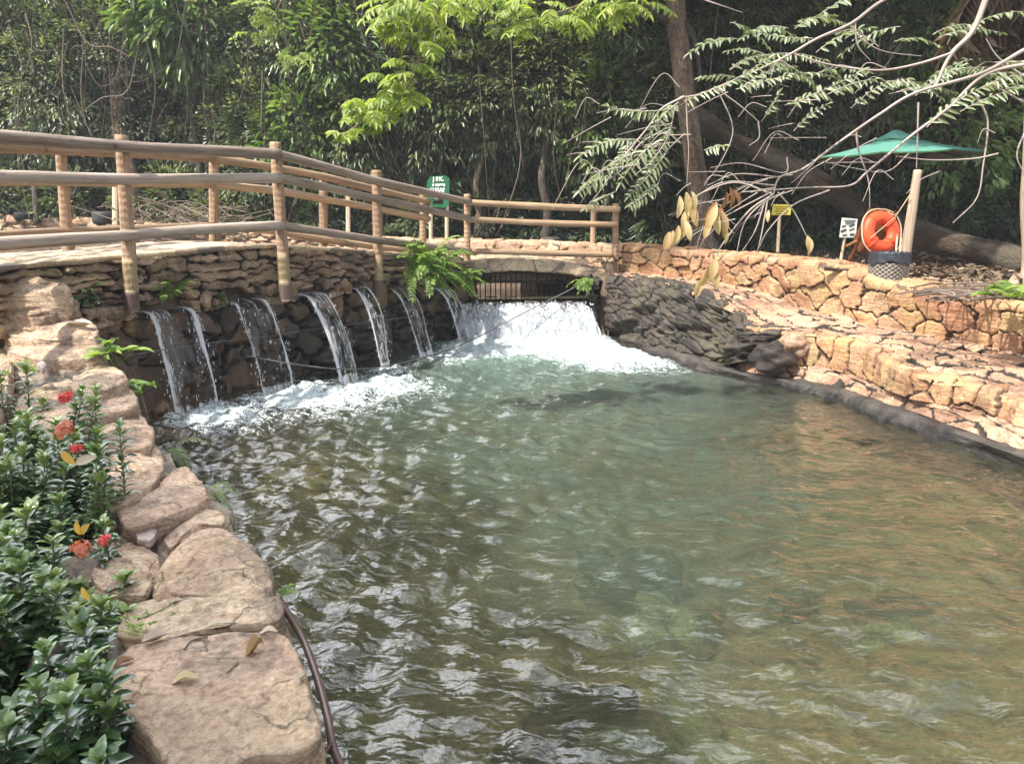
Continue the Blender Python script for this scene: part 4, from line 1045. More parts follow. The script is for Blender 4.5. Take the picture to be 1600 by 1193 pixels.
for k, ((c, wd), (fx, fy)) in enumerate(zip(LIPW, FEET)):
    c = c + Vector((.84, -.54, 0)) * .13
    lip = c + Vector((.02, -.015, .03)) - Vector((.84, -.54, 0)) * .32
    foot = Vector((fx + .07, fy - .045, -.03))
    wb = wd * [1.0, .95, .8, .75, .8, .7][k]
    nu, nv = 26, 44
    V, tone, tcs = [], [], []
    for j in range(nv + 1):
        t = j / nv
        if t < .12: s, z = t / .12 * .18, lip.z - .01 * (t / .12)
        else:
            q = (t - .12) / .88
            s, z = None, None
        ctr = lip.lerp(Vector((c.x, c.y, lip.z - .01)), min(1, t / .12))
        if t >= .12:
            p0 = Vector((c.x, c.y, lip.z - .01))
            hor = foot - p0; drop = -hor.z
            ctr = p0 + Vector((hor.x, hor.y, 0)) * (q ** .62) - Vector((0, 0, drop * (q ** 1.25)))
        w_ = wd + (wb - wd) * t
        for i in range(nu + 1):
            u = i / nu - .5
            wig = .012 * math.sin(9 * t + k) + (.025 + .07 * t) * (float(vnoise(np.array([u * 5 + k * 9, t * 2.2, 3.0]), 7)) - .5)
            V.append(ctr + WD * (u * w_ + wig) + Vector((.84, -.54, 0)) * (.035 * math.cos(u * 3.1) + .03 * (float(vnoise(np.array([u * 9, t * 3, k * 5.0]), 9)) - .5)))
            e = max(0, (abs(u) - .36) / .14)
            tone.append((e * .55 + (.25 if t > .93 else 0) + (.16 if k < 2 else .1) * max(0, 1 - t / .35), 1, .5)); tcs.append((u * w_ + k * 3.1, t * 1.5, k * 1.0))
    V = [tuple(v) for v in V]
    root = link('waterfall', mesh_np('waterfall', np.array(V), grid_quads(nv + 1, nu + 1), np.array(tone), np.array(tcs)), M['fall_clear' if k in (0, 1) else 'fall_white'])
    tag(root, names[k], 'waterfall', 'small waterfalls pouring from the weir wall')
    mb = MB()
    A = np.array(V).reshape(nv + 1, nu + 1, 3)
    nrmv = np.array([.84, -.54, 0])
    for n_ in range(190 if k < 2 else 100):
        sd = rngf.choice((0, nu)); t = rngf.random() ** .7
        j = int(t * nv)
        p = A[j, sd] + np.array(tuple(WD)) * rngf.gauss(0, .012 + .03 * t) + nrmv * rngf.gauss(.01, .015) + np.array([0, 0, rngf.uniform(-.02, .02)])
        if rngf.random() < .25: p = A[j, rngf.randrange(nu)] + nrmv * .02
        s = rngf.uniform(.002, .0065)
        s *= .75; mb.blob(p, (s, s, s * rngf.uniform(1.5, 6)), n_ % 5, 5, .3)
    mb.build('edge_drops', M['drops'], root)['kind'] = 'stuff'
# wide cascade: three overlapping ragged curtains
casc = empty('waterfall', (.35, 12.6, 0))
tag(casc, 'wide white frothing cascade pouring from under the bridge slab', 'waterfall')
for L in range(3):
    la, lb = Vector((-.80, 12.93 - .02 * L, .60)), Vector((1.17, 13.05 - .02 * L, .60))
    fa, fb = Vector((-.90, 12.42 - .09 * L, -.06)), Vector((1.52, 12.58 - .09 * L, -.06))
    nu, nv = 150, 46
    u = np.linspace(0, 1, nu)[:, None]; t = np.linspace(0, 1, nv)[None]
    la, lb, fa, fb = [np.array(tuple(q)) for q in (la, lb, fa, fb)]
    Lp = la + (lb - la) * u[..., None]; Fp = fa + (fb - fa) * u[..., None]
    P = Lp + (Fp - Lp) * np.stack([t ** .7, t ** .7, t ** 1.5], -1)
    q = np.stack([u * 9 + 0 * t, t * 1.6 + 0 * u, 0 * u + 0 * t + L * 4.0], -1)
    n1 = fbm(q, 4, 12 + L) - .5; n2 = fbm(q * np.array([4, 6, 1]), 3, 33 + L) - .5
    P[..., 1] -= (.16 * n1 + .07 * n2) * (.3 + t)
    P[..., 2] += .025 * (fbm(np.stack([u * 14, 0 * u, 0 * u + L], -1), 3, 5) - .5) * (1 - t) + .05 * n2 * (1 - t * .5)
    tone = np.stack([.10 + .18 * t - .10 * (t < .06) + .30 * n1 + 0 * u, 1 + 0 * u + 0 * t, 0 * u + 0 * t], -1)
    tcs = np.stack([u * 2.2 + 0 * t, t * .75 + .1 * n1 + 0 * u, 0 * u + 0 * t + L * 2.3], -1)
    link('curtain', mesh_np('curtain', P.reshape(-1, 3), grid_quads(nu, nv), tone.reshape(-1, 3), tcs.reshape(-1, 3)), M['cascade'], casc)
mb = MB()
for n_ in range(420):
    u, t = rngf.random(), rngf.random()
    x = -.85 + 2.2 * u; y = 12.92 - .55 * t ** .7 - rngf.random() * .22; z = .62 * (1 - t ** 1.5) + rngf.gauss(.0, .02)
    s = rngf.uniform(.004, .011)
    s *= .7; mb.blob((x, y, z), (s, s, s * rngf.uniform(1.5, 4)), n_ % 5, 5, .3)
mb.build('spray_drops', M['drops'], casc)['kind'] = 'stuff'
for cx, cy_, n_ in ((-2.5, 8.85, 160), (-3.05, 7.75, 120), (-1.85, 9.25, 90), (-2.62, 8.95, 80)):
    pass

# ---------------------------------------------------------------- leaves
def norm(a): return a / (np.linalg.norm(a, axis=-1)[..., None] + 1e-9)
T6 = (np.array([(0, 0, 0), (.28, .42, .10), (.66, .40, .07), (1, 0, -.12), (.66, -.40, .07), (.28, -.42, .10)]), np.array([(0, 1, 2, 3), (0, 3, 4, 5)]))
def _fine():
    v, q = [], []
    xs = [0, .12, .32, .55, .78, .93, 1.0]; ws = [.04, .26, .44, .48, .36, .16, .02]
    for x, w_ in zip(xs, ws):
        z = .10 * math.sin(x * 2.4) - .16 * x * x
        v += [(x, w_, z + .20 * w_), (x, 0, z), (x, -w_, z + .20 * w_)]
    for i in range(6):
        for s in (0, 1): q.append((i*3+s, i*3+s+1, i*3+s+4, i*3+s+3))
    return np.array(v), np.array(q)
TF = _fine()
def leaves_np(P, D, N, L, W, tone, tmpl=T6):
    P, D, N = np.asarray(P, float), norm(np.asarray(D, float)), np.asarray(N, float)
    S = norm(np.cross(N, D)); Nn = np.cross(D, S)
    T, Q = tmpl
    L = np.broadcast_to(L, (len(P),))[:, None, None]; W = np.broadcast_to(W, (len(P),))[:, None, None]
    V = P[:, None] + D[:, None] * (T[None, :, 0:1] * L) + S[:, None] * (T[None, :, 1:2] * W) + Nn[:, None] * (T[None, :, 2:3] * L)
    k = len(T)
    Qa = (Q[None] + (np.arange(len(P)) * k)[:, None, None]).reshape(-1, 4)
    tn = np.repeat(np.asarray(tone)[:, None], k, 0)
    return V.reshape(-1, 3), Qa, np.concatenate([tn, np.ones_like(tn), tn], 1)
class Leaves:
    def __init__(s): s.a = [[] for _ in range(6)]
    def add(s, P, D, N, L, W, tone):
        n = len(P)
        for b, v in zip(s.a, (P, D, N, np.broadcast_to(L, (n,)), np.broadcast_to(W, (n,)), np.broadcast_to(tone, (n,)))): b.append(np.asarray(v, float))
    def mesh(s, name, tmpl=T6):
        a = [np.concatenate(b) for b in s.a]
        V, Q, t = leaves_np(*a, tmpl)
        return mesh_np(name, V, Q, t)
    def build(s, name, mat, parent=None, tmpl=T6): return link(name, s.mesh(name, tmpl), mat, parent)
rg = np.random.default_rng(11)
def rnd(n, k=3): return rg.normal(size=(n, k))
def pinnate(lv, mb, p0, p1, up, n, L, W, sag=.12, tone=.5, tipdroop=.25, r=.003, jit=.12, tv=.18):
    """a compound leaf: rachis from p0 to p1 with n pairs of leaflets"""
    p0, p1 = np.array(tuple(p0)), np.array(tuple(p1))
    up = np.array(tuple(up), float)
    ln = np.linalg.norm(p1 - p0)
    t = np.linspace(0, 1, n + 1)
    C = p0 + (p1 - p0) * t[:, None] + np.array([0, 0, 1.0]) * (sag * ln * (4 * t * (1 - t)))[:, None]
    if mb is not None: mb.tube([Vector(c) for c in C], [r * (1.2 - t_ * .7) for t_ in t], 4, tone=(.6, 1, .5), cap=False)
    T = norm(np.gradient(C, axis=0))
    S = norm(np.cross(np.tile(up, (n + 1, 1)), T)); N = np.cross(T, S)
    env = (.72 + .38 * np.sin(np.pi * np.clip(t * .9 + .12, 0, 1)))
    for sgn in (-1, 1):
        D = S * sgn + T * .55 - N * tipdroop + rnd(n + 1) * jit
        lv.add(C[1:], D[1:], N[1:] + rnd(n) * .25, L * env[1:] * (1 + .1 * rg.normal(size=n)), W * env[1:], tone + tv * rg.normal(size=n))
    lv.add(C[-1:], T[-1:], N[-1:], L * .9, W * .9, [tone])

def crown_mesh(name, rx, ry, rz, ncl, per, L, W, droop, seed, spread=.30, hollow=.5, lime=0.0):
    g = np.random.default_rng(seed)
    d = norm(g.normal(size=(ncl, 3)))
    rad = hollow + (1.02 - hollow) * g.random(ncl) ** .6
    lump = .75 + .5 * fbm(d * 1.6 + seed, 3, seed)
    C = d * (rad * lump)[:, None] * np.array([rx, ry, rz])
    n = ncl * per
    cen = np.repeat(C, per, 0)
    ctone = np.repeat(g.random(ncl), per)
    off = g.normal(size=(n, 3)) * np.array([spread, spread, spread * .75])
    P = cen + off
    D = norm(off + .25 * norm(cen) + g.normal(size=(n, 3)) * .14 * spread / .3) + np.array([0, 0, -droop]) * (.6 + .8 * g.random((n, 1)))
    N = np.array([0, 0, 1.0]) + g.normal(size=(n, 3)) * .4 + 1.15 * norm(cen)
    sz = .7 + .6 * g.random(n)
    tone = np.clip(.28 * g.random(n) + .72 * ctone ** 1.3 - .02, 0, 1)
    V, Q, t = leaves_np(P, D, N, L * sz, W * sz, tone)
    return mesh_np(name, V, Q, t), C
def branches_mesh(name, C, seed, n=26, r=.028):
    mb = MB(); rd = random.Random(seed)
    idx = list(range(len(C))); rd.shuffle(idx)
    for i in idx[:n]:
        e = Vector(C[i]); s = Vector((e.x * .15, e.y * .15, e.z * .35 - .7))
        m1 = s.lerp(e, .5) + Vector((rd.uniform(-.2, .2), rd.uniform(-.2, .2), rd.uniform(.0, .3)))
        pts = catmull([s, m1, e], 6)
        k = len(pts)
        mb.tube(pts, [r * (1 - .75 * j / k) for j in range(k)], 5, cap=False)
    return np.vstack(mb.V), np.vstack(mb.Q), np.vstack(mb.T), np.vstack(mb.C)
def trunk_mesh(name, h, r, seed, lean=.2):
    rd = random.Random(seed); mb = MB()
    pts = catmull([Vector((0, 0, -.3)), Vector((rd.uniform(-.1, .1) * lean, 0, h * .3)), Vector((rd.uniform(-1, 1) * lean, rd.uniform(-1, 1) * lean * .4, h * .65)), Vector((rd.uniform(-1, 1) * lean * 1.5, 0, h))], 8)
    k = len(pts)
    mb.tube(pts, [r * (1.5 if i == 0 else 1.25 if i < 2 else 1.0) * (1 - .55 * i / k) for i in range(k)], 9, wob=.15, seed=seed)
    top = pts[-1]
    for q in range(5):
        a = q * 1.3 + rd.random(); b = pts[int(k * rd.uniform(.45, .85))]
        e = b + Vector((math.cos(a) * h * .3, math.sin(a) * h * .3, h * rd.uniform(.2, .4)))
        pp = catmull([b, b.lerp(e, .5) + Vector((0, 0, -.1)), e], 6)
        mb.tube(pp, [r * .45 * (1 - .7 * i / len(pp)) for i in range(len(pp))], 6, cap=False, wob=.1, seed=q)
    return mesh_np(name, np.vstack(mb.V), np.vstack(mb.Q), np.vstack(mb.T), np.vstack(mb.C))

KIND = {}
def make_kind(kn, mat, specs, trunk_mat):
    out_ = []
    for s in specs:
        me, C = crown_mesh('crown', *s)
        me.materials.append(M[mat])
        V, Q, T, Cc = branches_mesh('branches', C, s[8])
        bm_ = mesh_np('branches', V, Q, T, Cc); bm_.materials.append(M['twig'])
        out_.append((me, bm_))
    KIND[kn] = (out_, M[trunk_mat])
make_kind('pale', 'leaf_pale', [(1.5, 1.2, 1.9, 760, 13, .10, .045, .10, 101, .085, .4), (1.7, 1.3, 1.6, 760, 13, .09, .05, .05, 102, .08, .4), (1.3, 1.1, 2.1, 560, 13, .14, .045, .25, 103, .09, .4)], 'bark_dark')
make_kind('lance', 'leaf_lance', [(1.5, 1.2, 1.8, 560, 12, .15, .050, .30, 111, .08, .4), (1.8, 1.3, 1.5, 540, 12, .19, .046, .35, 112, .085, .4), (1.3, 1.1, 2.0, 560, 12, .16, .042, .45, 113, .08, .4)], 'bark_dark')
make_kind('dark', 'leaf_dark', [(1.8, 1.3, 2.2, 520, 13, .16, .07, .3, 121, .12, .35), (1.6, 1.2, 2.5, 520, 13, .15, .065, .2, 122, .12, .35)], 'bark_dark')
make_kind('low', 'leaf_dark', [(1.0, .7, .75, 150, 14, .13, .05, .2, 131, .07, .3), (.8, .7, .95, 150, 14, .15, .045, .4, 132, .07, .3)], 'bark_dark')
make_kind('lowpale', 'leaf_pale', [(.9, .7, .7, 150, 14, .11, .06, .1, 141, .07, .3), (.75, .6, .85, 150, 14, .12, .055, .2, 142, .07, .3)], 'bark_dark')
make_kind('broad', 'leaf_broad', [(1.3, 1.1, 1.6, 260, 9, .21, .085, .3, 161, .10, .4), (1.4, 1.1, 1.3, 240, 9, .24, .08, .4, 162, .11, .4)], 'bark_dark')
TRUNKS = {}
rt = random.Random(21)
def place_tree(kn, x, y, z, zc, sc, label, group, cat='tree', name='tree', crowns=1, tr=.10):
    root = empty(name, (x, y, z))
    tag(root, label, cat, group)
    h = max(.4, zc - z)
    key = (round(h * 1.0) or 1, tr, rt.randrange(3))
    if key not in TRUNKS:
        TRUNKS[key] = trunk_mesh('trunk', key[0], tr, hash(key) % 97); TRUNKS[key].materials.append(KIND[kn][1])
    t = bpy.data.objects.new('trunk', TRUNKS[key]); COL.objects.link(t); t.parent = root
    t.scale = (1, 1, h / key[0]); t.rotation_euler.z = rt.uniform(0, 6.28)
    vs = KIND[kn][0]
    for q in range(crowns):
        me, bm_ = vs[rt.randrange(len(vs))]
        c = bpy.data.objects.new('crown', me); COL.objects.link(c); c.parent = root
        c.location = (rt.uniform(-.5, .5) * (q > 0) * 1.6 * sc, rt.uniform(-.3, .3) * (q > 0), h + (q * 1.9 * sc))
        c.rotation_euler = (rt.uniform(-.15, .15), rt.uniform(-.15, .15), rt.uniform(0, 6.28))
        c.scale = (sc * rt.uniform(.9, 1.15), sc, sc * rt.uniform(.9, 1.15))
        b_ = bpy.data.objects.new('branches', bm_); COL.objects.link(b_); b_.parent = c
    return root
ZL = {'pale': 'pale grey-green small-leaved tree in the sunlit thicket left of the bridge crest', 'lance': 'tree with drooping narrow dark leaves in the thicket behind the right half of the bridge', 'dark': 'dark broad-leaved tree in the deep shade farther back in the wood', 'rt': 'olive small-leaved tree in the thicket behind the green umbrella'}
def gz(x, y): return float(ground_z(np.array([x]), np.array([y]))[0]) - .05
# front row
for x in np.arange(-17.5, -3.5, 1.75):
    y = 18.6 + rt.uniform(-.5, .6)
    place_tree('pale', x + rt.uniform(-.3, .3), y, gz(x, y), gz(x, y) + rt.uniform(2.6, 3.6), rt.uniform(.95, 1.15), ZL['pale'], 'pale trees on the left', crowns=2)
for x in np.arange(-3.6, 4.5, 1.6):
    y = 18.0 + rt.uniform(-.6, .7)
    place_tree('lance', x + rt.uniform(-.3, .3), y, gz(x, y), gz(x, y) + rt.uniform(2.4, 3.5), rt.uniform(.9, 1.1), ZL['lance'], 'narrow-leaved trees in the middle', crowns=4 if x < 0 else 6)
for x in np.arange(4.6, 16, 1.9):
    y = 18.4 + rt.uniform(-.6, .9)
    place_tree(rt.choice(['lance', 'pale']), x + rt.uniform(-.3, .3), y, gz(x, y), gz(x, y) + rt.uniform(2.6, 3.6), rt.uniform(.95, 1.15), ZL['rt'], 'olive trees on the right', crowns=7)
for x, zz, lb in ((-6.9, 4.6, 'fresh green big-leaved tree rising behind the bridge crest, brighter than its neighbours'), (-13.5, 3.2, 'big-leaved green tree at the far left behind the first log posts'), (1.9, 3.0, 'big-leaved green tree low in the wood behind the right railing section'), (-4.4, 2.4, 'big-leaved green tree low in the shade left of the green sign'), (9.6, 2.6, 'big-leaved green tree behind and right of the green umbrella')):
    place_tree('broad', x, 17.6, gz(x, 17.6), gz(x, 17.6) + zz, .95, lb, None, crowns=2)
# second row, darker and taller
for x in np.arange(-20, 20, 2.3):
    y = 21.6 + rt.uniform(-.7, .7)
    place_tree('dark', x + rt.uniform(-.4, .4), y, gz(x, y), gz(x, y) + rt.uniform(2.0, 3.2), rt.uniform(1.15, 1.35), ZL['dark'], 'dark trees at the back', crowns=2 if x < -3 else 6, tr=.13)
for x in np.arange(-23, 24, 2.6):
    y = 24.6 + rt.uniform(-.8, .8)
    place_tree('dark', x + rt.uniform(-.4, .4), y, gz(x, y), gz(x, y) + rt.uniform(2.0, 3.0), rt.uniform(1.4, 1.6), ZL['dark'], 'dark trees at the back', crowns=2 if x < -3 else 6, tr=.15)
# undergrowth
for x in np.arange(-17, -6.2, 1.15):
    y = 17.7 + rt.uniform(-.15, .4)
    place_tree('lowpale', x + rt.uniform(-.3, .3), y, gz(x, y), gz(x, y) + .55, rt.uniform(.75, 1.1), 'pale leafy bush growing on top of the far stream wall', 'bushes along the stream wall', 'bush', 'bush', tr=.03)
for x in np.arange(-5.4, 16, 1.25):
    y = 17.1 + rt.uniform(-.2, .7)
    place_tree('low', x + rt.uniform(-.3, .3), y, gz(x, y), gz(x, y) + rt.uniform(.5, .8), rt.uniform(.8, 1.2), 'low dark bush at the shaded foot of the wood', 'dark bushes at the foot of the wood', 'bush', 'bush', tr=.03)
# the wood beyond reads as one mass
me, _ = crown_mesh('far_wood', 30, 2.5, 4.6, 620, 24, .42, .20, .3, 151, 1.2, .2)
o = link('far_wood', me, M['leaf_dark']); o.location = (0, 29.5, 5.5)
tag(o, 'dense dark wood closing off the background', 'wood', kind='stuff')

# hanging vines and bare twigs in front of the wood
mb = MB(); rv = random.Random(31)
for k in range(300):
    px = rv.choice([rv.uniform(0, 330), rv.uniform(380, 640), rv.uniform(600, 1000), rv.uniform(1000, 1250), rv.uniform(1250, 1600)])
    Y = rv.uniform(16.2, 18.2)
    a = at_y(px, rv.uniform(-30, 170), Y)
    ln = rv.uniform(.8, 3.2)
    if rv.random() < .55:
        pts = [a, a + Vector((rv.uniform(-.15, .15), rv.uniform(-.2, .1), -ln * .5)), a + Vector((rv.uniform(-.4, .4), 0, -ln))]
    else:
        dx = rv.uniform(-1.6, 1.6)
        pts = [a, a + Vector((dx * .3, rv.uniform(-.3, .1), -ln * .3 - .2)), a + Vector((dx * .7, rv.uniform(-.3, .1), -ln * .45)), a + Vector((dx, 0, -ln * rv.uniform(.2, .8)))]
    cc = catmull(pts, 7)
    r = rv.choice((.004, .005, .006, .008, .014))
    mb.tube(cc, [r * (1 - .4 * i / len(cc)) for i in range(len(cc))], 4, cap=False)
o = mb.build('hanging_vines', M['twig'])
tag(o, 'tangle of bare hanging vines and twigs in front of the wood', 'vines', kind='stuff')
# extra dark trunks seen under the leaves
def trunk(px0, py0, px1, py1, Y, r, label, mat='bark_dark'):
    a, b_ = at_y(px0, py0, Y), at_y(px1, py1, Y + .4)
    a.z -= .3
    root = empty('tree', a); tag(root, label, 'tree')
    mb = MB(); pts = catmull([a, a.lerp(b_, .4) + Vector((.08, 0, 0)), b_.lerp(a, .25) - Vector((.06, 0, 0)), b_, b_ + (b_ - a) * .35], 9)
    mb.tube(pts, [r * (1.45 if i < 2 else 1.2 if i < 4 else 1) * (1 - .35 * i / len(pts)) for i in range(len(pts))], 10, wob=.16, seed=int(px0))
    mb.build('trunk', M[mat], root)
    me, bm_ = KIND['lance' if px0 > 500 else 'pale'][0][int(px0) % 3]
    c = bpy.data.objects.new('crown', me); COL.objects.link(c); c.parent = root; c.location = pts[-1] - a + Vector((0, .3, .8)); c.scale = (1.1, 1, .8)
    return root
trunk(208, 345, 185, 170, 17.5, .20, 'thick leaning tree trunk seen between the first two log posts', 'bark')
trunk(735, 378, 752, 250, 16.8, .085, 'slender brown tree trunk with a pale band right of the green sign', 'bark')
trunk(765, 372, 772, 255, 17.2, .06, 'thin dark tree trunk just right of the pale-banded one')
trunk(848, 378, 852, 240, 16.6, .10, 'dark straight tree trunk behind the middle of the right railing section')
trunk(695, 350, 690, 240, 17.2, .07, 'thin dark tree trunk directly behind the green sign')
trunk(480, 370, 405, 180, 17.2, .14, 'dark leaning tree trunk behind the bridge crest')
trunk(560, 365, 600, 150, 17.6, .10, 'dark upright tree trunk left of the green sign, in deep shade')

# ---------------------------------------------------------------- big tree, fallen trunk, right-hand tree
bt = at_y(1103, 388, 15.2)
root = empty('tree', bt); tag(root, 'big reddish-brown tree trunk rising out of the picture behind the dry hanging leaves', 'tree')
mb = MB(); pts = catmull([bt - Vector((0, 0, .4)), at_y(1095, 330, 15.2), at_y(1082, 230, 15.2), at_y(1066, 110, 15.2), at_y(1056, 10, 15.2), at_y(1062, -140, 15.3), at_y(1075, -260, 15.5)], 9)
mb.tube(pts, [.29 if i < 5 else .215 - .07 * i / len(pts) for i in range(len(pts))], 14, wob=.14, seed=3)
mb.build('trunk', M['bark'], root)
mb = MB()
for a in ([(1058, 20, 15.2), (1085, 60, 15.0), (1095, 120, 14.9)], [(1060, -60, 15.2), (960, -160, 14.6)], [(1060, -40, 15.2), (1180, -150, 14.8)], [(1056, 40, 15.2), (1010, 10, 15), (960, -40, 14.6)]):
    pp = catmull([at_y(*q) for q in a], 6); mb.tube(pp, [.07 * (1 - .6 * i / len(pp)) for i in range(len(pp))], 7, cap=False, wob=.1)
mb.build('limb', M['bark_dark'], root)
for q in range(3):
    c = bpy.data.objects.new('crown', KIND['lance'][0][q][0]); COL.objects.link(c); c.parent = root
    c.location = Vector((-1.2 + 1.6 * q, .6, 8.2 + .5 * q)); c.scale = (1.5, 1.3, .9)
for q, (cx, cy2, cz) in enumerate(((-.5, 11.5, 9.0), (1.2, 12.6, 9.4), (3.6, 13.2, 9.8), (.4, 13.8, 9.6), (5.0, 12.4, 9.6), (6.5, 14, 10.5), (8, 12.5, 10), (6.4, 11, 10))):  # extra crowns out of view, added to shade the wood and block sky reflections
    c = bpy.data.objects.new('crown', KIND['lance'][0][q % 3][0]); COL.objects.link(c); c.parent = root
    c.location = Vector((cx, cy2, cz)) - bt; c.scale = (1.15, 1.1, .6)
mb = MB()
lg = [(1085, 180, 16.0), (1135, 214, 15.6), (1215, 250, 15.0), (1300, 300, 14.2), (1385, 350, 13.3), (1460, 372, 12.6), (1560, 400, 11.9), (1640, 432, 11.4), (1760, 470, 10.9)]
pts = catmull([at_y(*p) for p in lg], 9)
mb.tube(pts, [.19 + .07 * math.sin(i * .35) * .3 + .05 * i / len(pts) for i in range(len(pts))], 14, wob=.22, seed=9)
o = mb.build('fallen_log', M['bark_log']); tag(o, 'thick fallen tree trunk slanting down behind the life ring', 'fallen tree')
rt_b = at_y(1606, 455, 8.6)
root = empty('tree', rt_b); tag(root, 'pale rough tree trunk with roots at the right picture edge', 'tree')
mb = MB(); pts = catmull([rt_b - Vector((0, 0, .35)), rt_b + Vector((.01, 0, .3)), at_y(1612, 300, 8.6), at_y(1622, 120, 8.6), at_y(1634, -60, 8.6), at_y(1620, -300, 8.7)], 9)
mb.tube(pts, [.17 if i < 3 else .13 if i < 8 else .10 for i in range(len(pts))], 12, wob=.2, seed=13)
mb.build('trunk', M['pole'], root)
for k, pp in enumerate(([(1590, 440, 8.55), (1560, 452, 8.6), (1520, 462, 8.9), (1470, 466, 9.4)], [(1592, 430, 8.55), (1565, 445, 8.7), (1500, 448, 9.5), (1430, 452, 10.2)], [(1596, 455, 8.5), (1585, 480, 8.3), (1560, 486, 8.35)], [(1590, 450, 8.6), (1540, 440, 9.4), (1470, 436, 10.5), (1420, 432, 11)])):
    q = [at_y(*p) for p in pp]
    for w_ in q[1:]: w_.z = gz(w_.x, w_.y) + .07
    cc = catmull(q, 7)
    mb = MB(); mb.tube(cc, [.05 * (1 - .7 * i / len(cc)) for i in range(len(cc))], 7, wob=.2, seed=k); mb.build('root', M['pole'], root)
me, bm_ = KIND['pale'][0][0]
for q, lc in enumerate(((.3, 1.2, 6.2), (1.6, .4, 5.6), (-.6, 2.6, 6.8))):
    c = bpy.data.objects.new('crown', me); COL.objects.link(c); c.parent = root; c.location = lc; c.scale = (1.1, 1.1, .7)
sh = empty('tree', (-5.6, 1.6, .5)); tag(sh, 'unseen leafy tree added on the left bank to shade the edging stones', 'tree')  # out-of-view tree added only for its shade on the stones
t_ = trunk_mesh('trunk', 5.0, .13, 44); t_.materials.append(M['bark']); t_o = bpy.data.objects.new('trunk', t_); COL.objects.link(t_o); t_o.parent = sh
for q, lc in enumerate(((-3.9, .2, 5.6), (-5.2, 2.3, 6.2), (-4.8, -1.2, 6.4))):
    c = bpy.data.objects.new('crown', KIND['pale'][0][q % 3][0]); COL.objects.link(c); c.parent = sh; c.location = Vector(lc) - Vector((-5.6, 1.6, .5)); c.scale = (1.0, 1.0, .55)
# dry palm fronds, top right
lv = Leaves(); mb = MB()
pr = empty('palm', at_y(1600, 60, 12.5)); tag(pr, 'dry hanging palm fronds in the top right corner', 'palm')
pr_top = at_y(1590, -30, 11.0)
for k in range(9):
    e = at_y(1480 + k * 22, 70 + 30 * math.sin(k * 1.7), 10.6 + .1 * k)
    pinnate(lv, mb, pr_top + Vector((rv.uniform(-.2, .2), 0, 0)), e, (0, -.3, 1), 22, .62, .028, sag=.25, tipdroop=1.6, tone=.5, r=.012)
lv.build('frond', M['palm_dry'], pr)
mb.tube([at_y(1640, 430, 11.5), at_y(1625, 200, 11.3), at_y(1600, -30, 11.1)], .12, 10, wob=.15)
mb.build('trunk', M['bark'], pr)

# ---------------------------------------------------------------- overhanging branches
def stems(mb, lst, Y, r0):
    for r, pts in lst:
        q = [at_y(p[0], p[1], p[2] if len(p) > 2 else Y) for p in pts]
        cc = catmull(q, 8)
        mb.tube(cc, [r * (1 - .65 * i / len(cc)) for i in range(len(cc))], 6, cap=False, wob=.12, seed=int(pts[0][0]))
OB = empty('overhanging_branch', at_y(1540, -20, 5.6)); tag(OB, 'pale twiggy branch with silvery feathery leaves hanging in from the upper right', 'branch')
mb = MB()
stems(mb, [
 (.026, [(1560, -60), (1540, 0), (1519, 50), (1489, 81), (1475, 105), (1462, 135)]),
 (.012, [(1491, 82), (1431, 101), (1370, 110), (1296, 101), (1239, 84)]),
 (.016, [(1640, 60), (1600, 78), (1532, 115), (1431, 145), (1374, 179), (1310, 223), (1256, 263), (1219, 277), (1208, 304)]),
 (.014, [(1640, 95), (1543, 115), (1482, 169), (1428, 209), (1357, 267), (1327, 290), (1262, 293), (1160, 300)]),
 (.014, [(1420, -20), (1370, 7), (1330, 37), (1276, 61), (1229, 88), (1171, 115), (1094, 147), (1062, 152)]),
 (.008, [(1435, 160), (1434, 200), (1432, 263)]),
 (.008, [(1337, 202), (1342, 236), (1357, 283), (1359, 324)]),
 (.009, [(1522, 145), (1543, 189), (1536, 260), (1526, 310), (1489, 348)]),
 (.010, [(1640, 180), (1600, 160), (1560, 138), (1540, 132)]),
 (.008, [(1610, 190), (1589, 240), (1602, 275)]),
 (.008, [(1560, 240), (1520, 248), (1455, 250), (1400, 244)]),
 (.010, [(1069, 151), (1034, 170), (1015, 196), (967, 255), (940, 295), (918, 322)]),
 (.007, [(1034, 205), (1000, 225), (975, 262), (945, 285)]), (.007, [(1055, 165), (1045, 210), (1020, 250), (990, 275)]),
 (.006, [(1072, 152), (1074, 200), (1076, 240), (1073, 290)]), (.006, [(1120, 138), (1145, 200), (1128, 250), (1100, 290)]),
 (.006, [(1122, 140), (1160, 168), (1185, 190)]), (.006, [(1185, 190), (1186, 215), (1170, 228)]),
 (.010, [(1208, 304), (1170, 330), (1130, 380), (1120, 400)]), (.008, [(1205, 305), (1165, 345), (1150, 400)]), (.007, [(1195, 315), (1180, 360), (1160, 392)]),
 (.008, [(1208, 304), (1150, 285), (1100, 300), (1075, 315)]), (.007, [(1212, 290), (1130, 285), (1070, 320)]), (.006, [(1205, 300), (1120, 345), (1070, 375)]),
 (.006, [(1200, 310), (1190, 365), (1182, 398)]), (.007, [(1215, 300), (1240, 330), (1262, 372)]), (.006, [(1296, 297), (1240, 320), (1200, 360), (1185, 390)]),
 (.006, [(1230, 245), (1225, 270), (1160, 255), (1110, 262)]), (.006, [(1219, 277), (1150, 272), (1105, 290)]),
 (.006, [(1330, 40), (1345, 60), (1380, 80), (1440, 88)]), (.006, [(1276, 61), (1310, 50), (1336, 48), (1370, 70)]), (.006, [(1336, 30), (1340, 70), (1360, 95)]),
 (.005, [(1420, 240), (1385, 268), (1330, 262), (1285, 252)]), (.006, [(1100, 0), (1130, 10), (1160, 20)]), (.007, [(1600, 120), (1560, 90), (1540, 60)])], 5.9, .02)
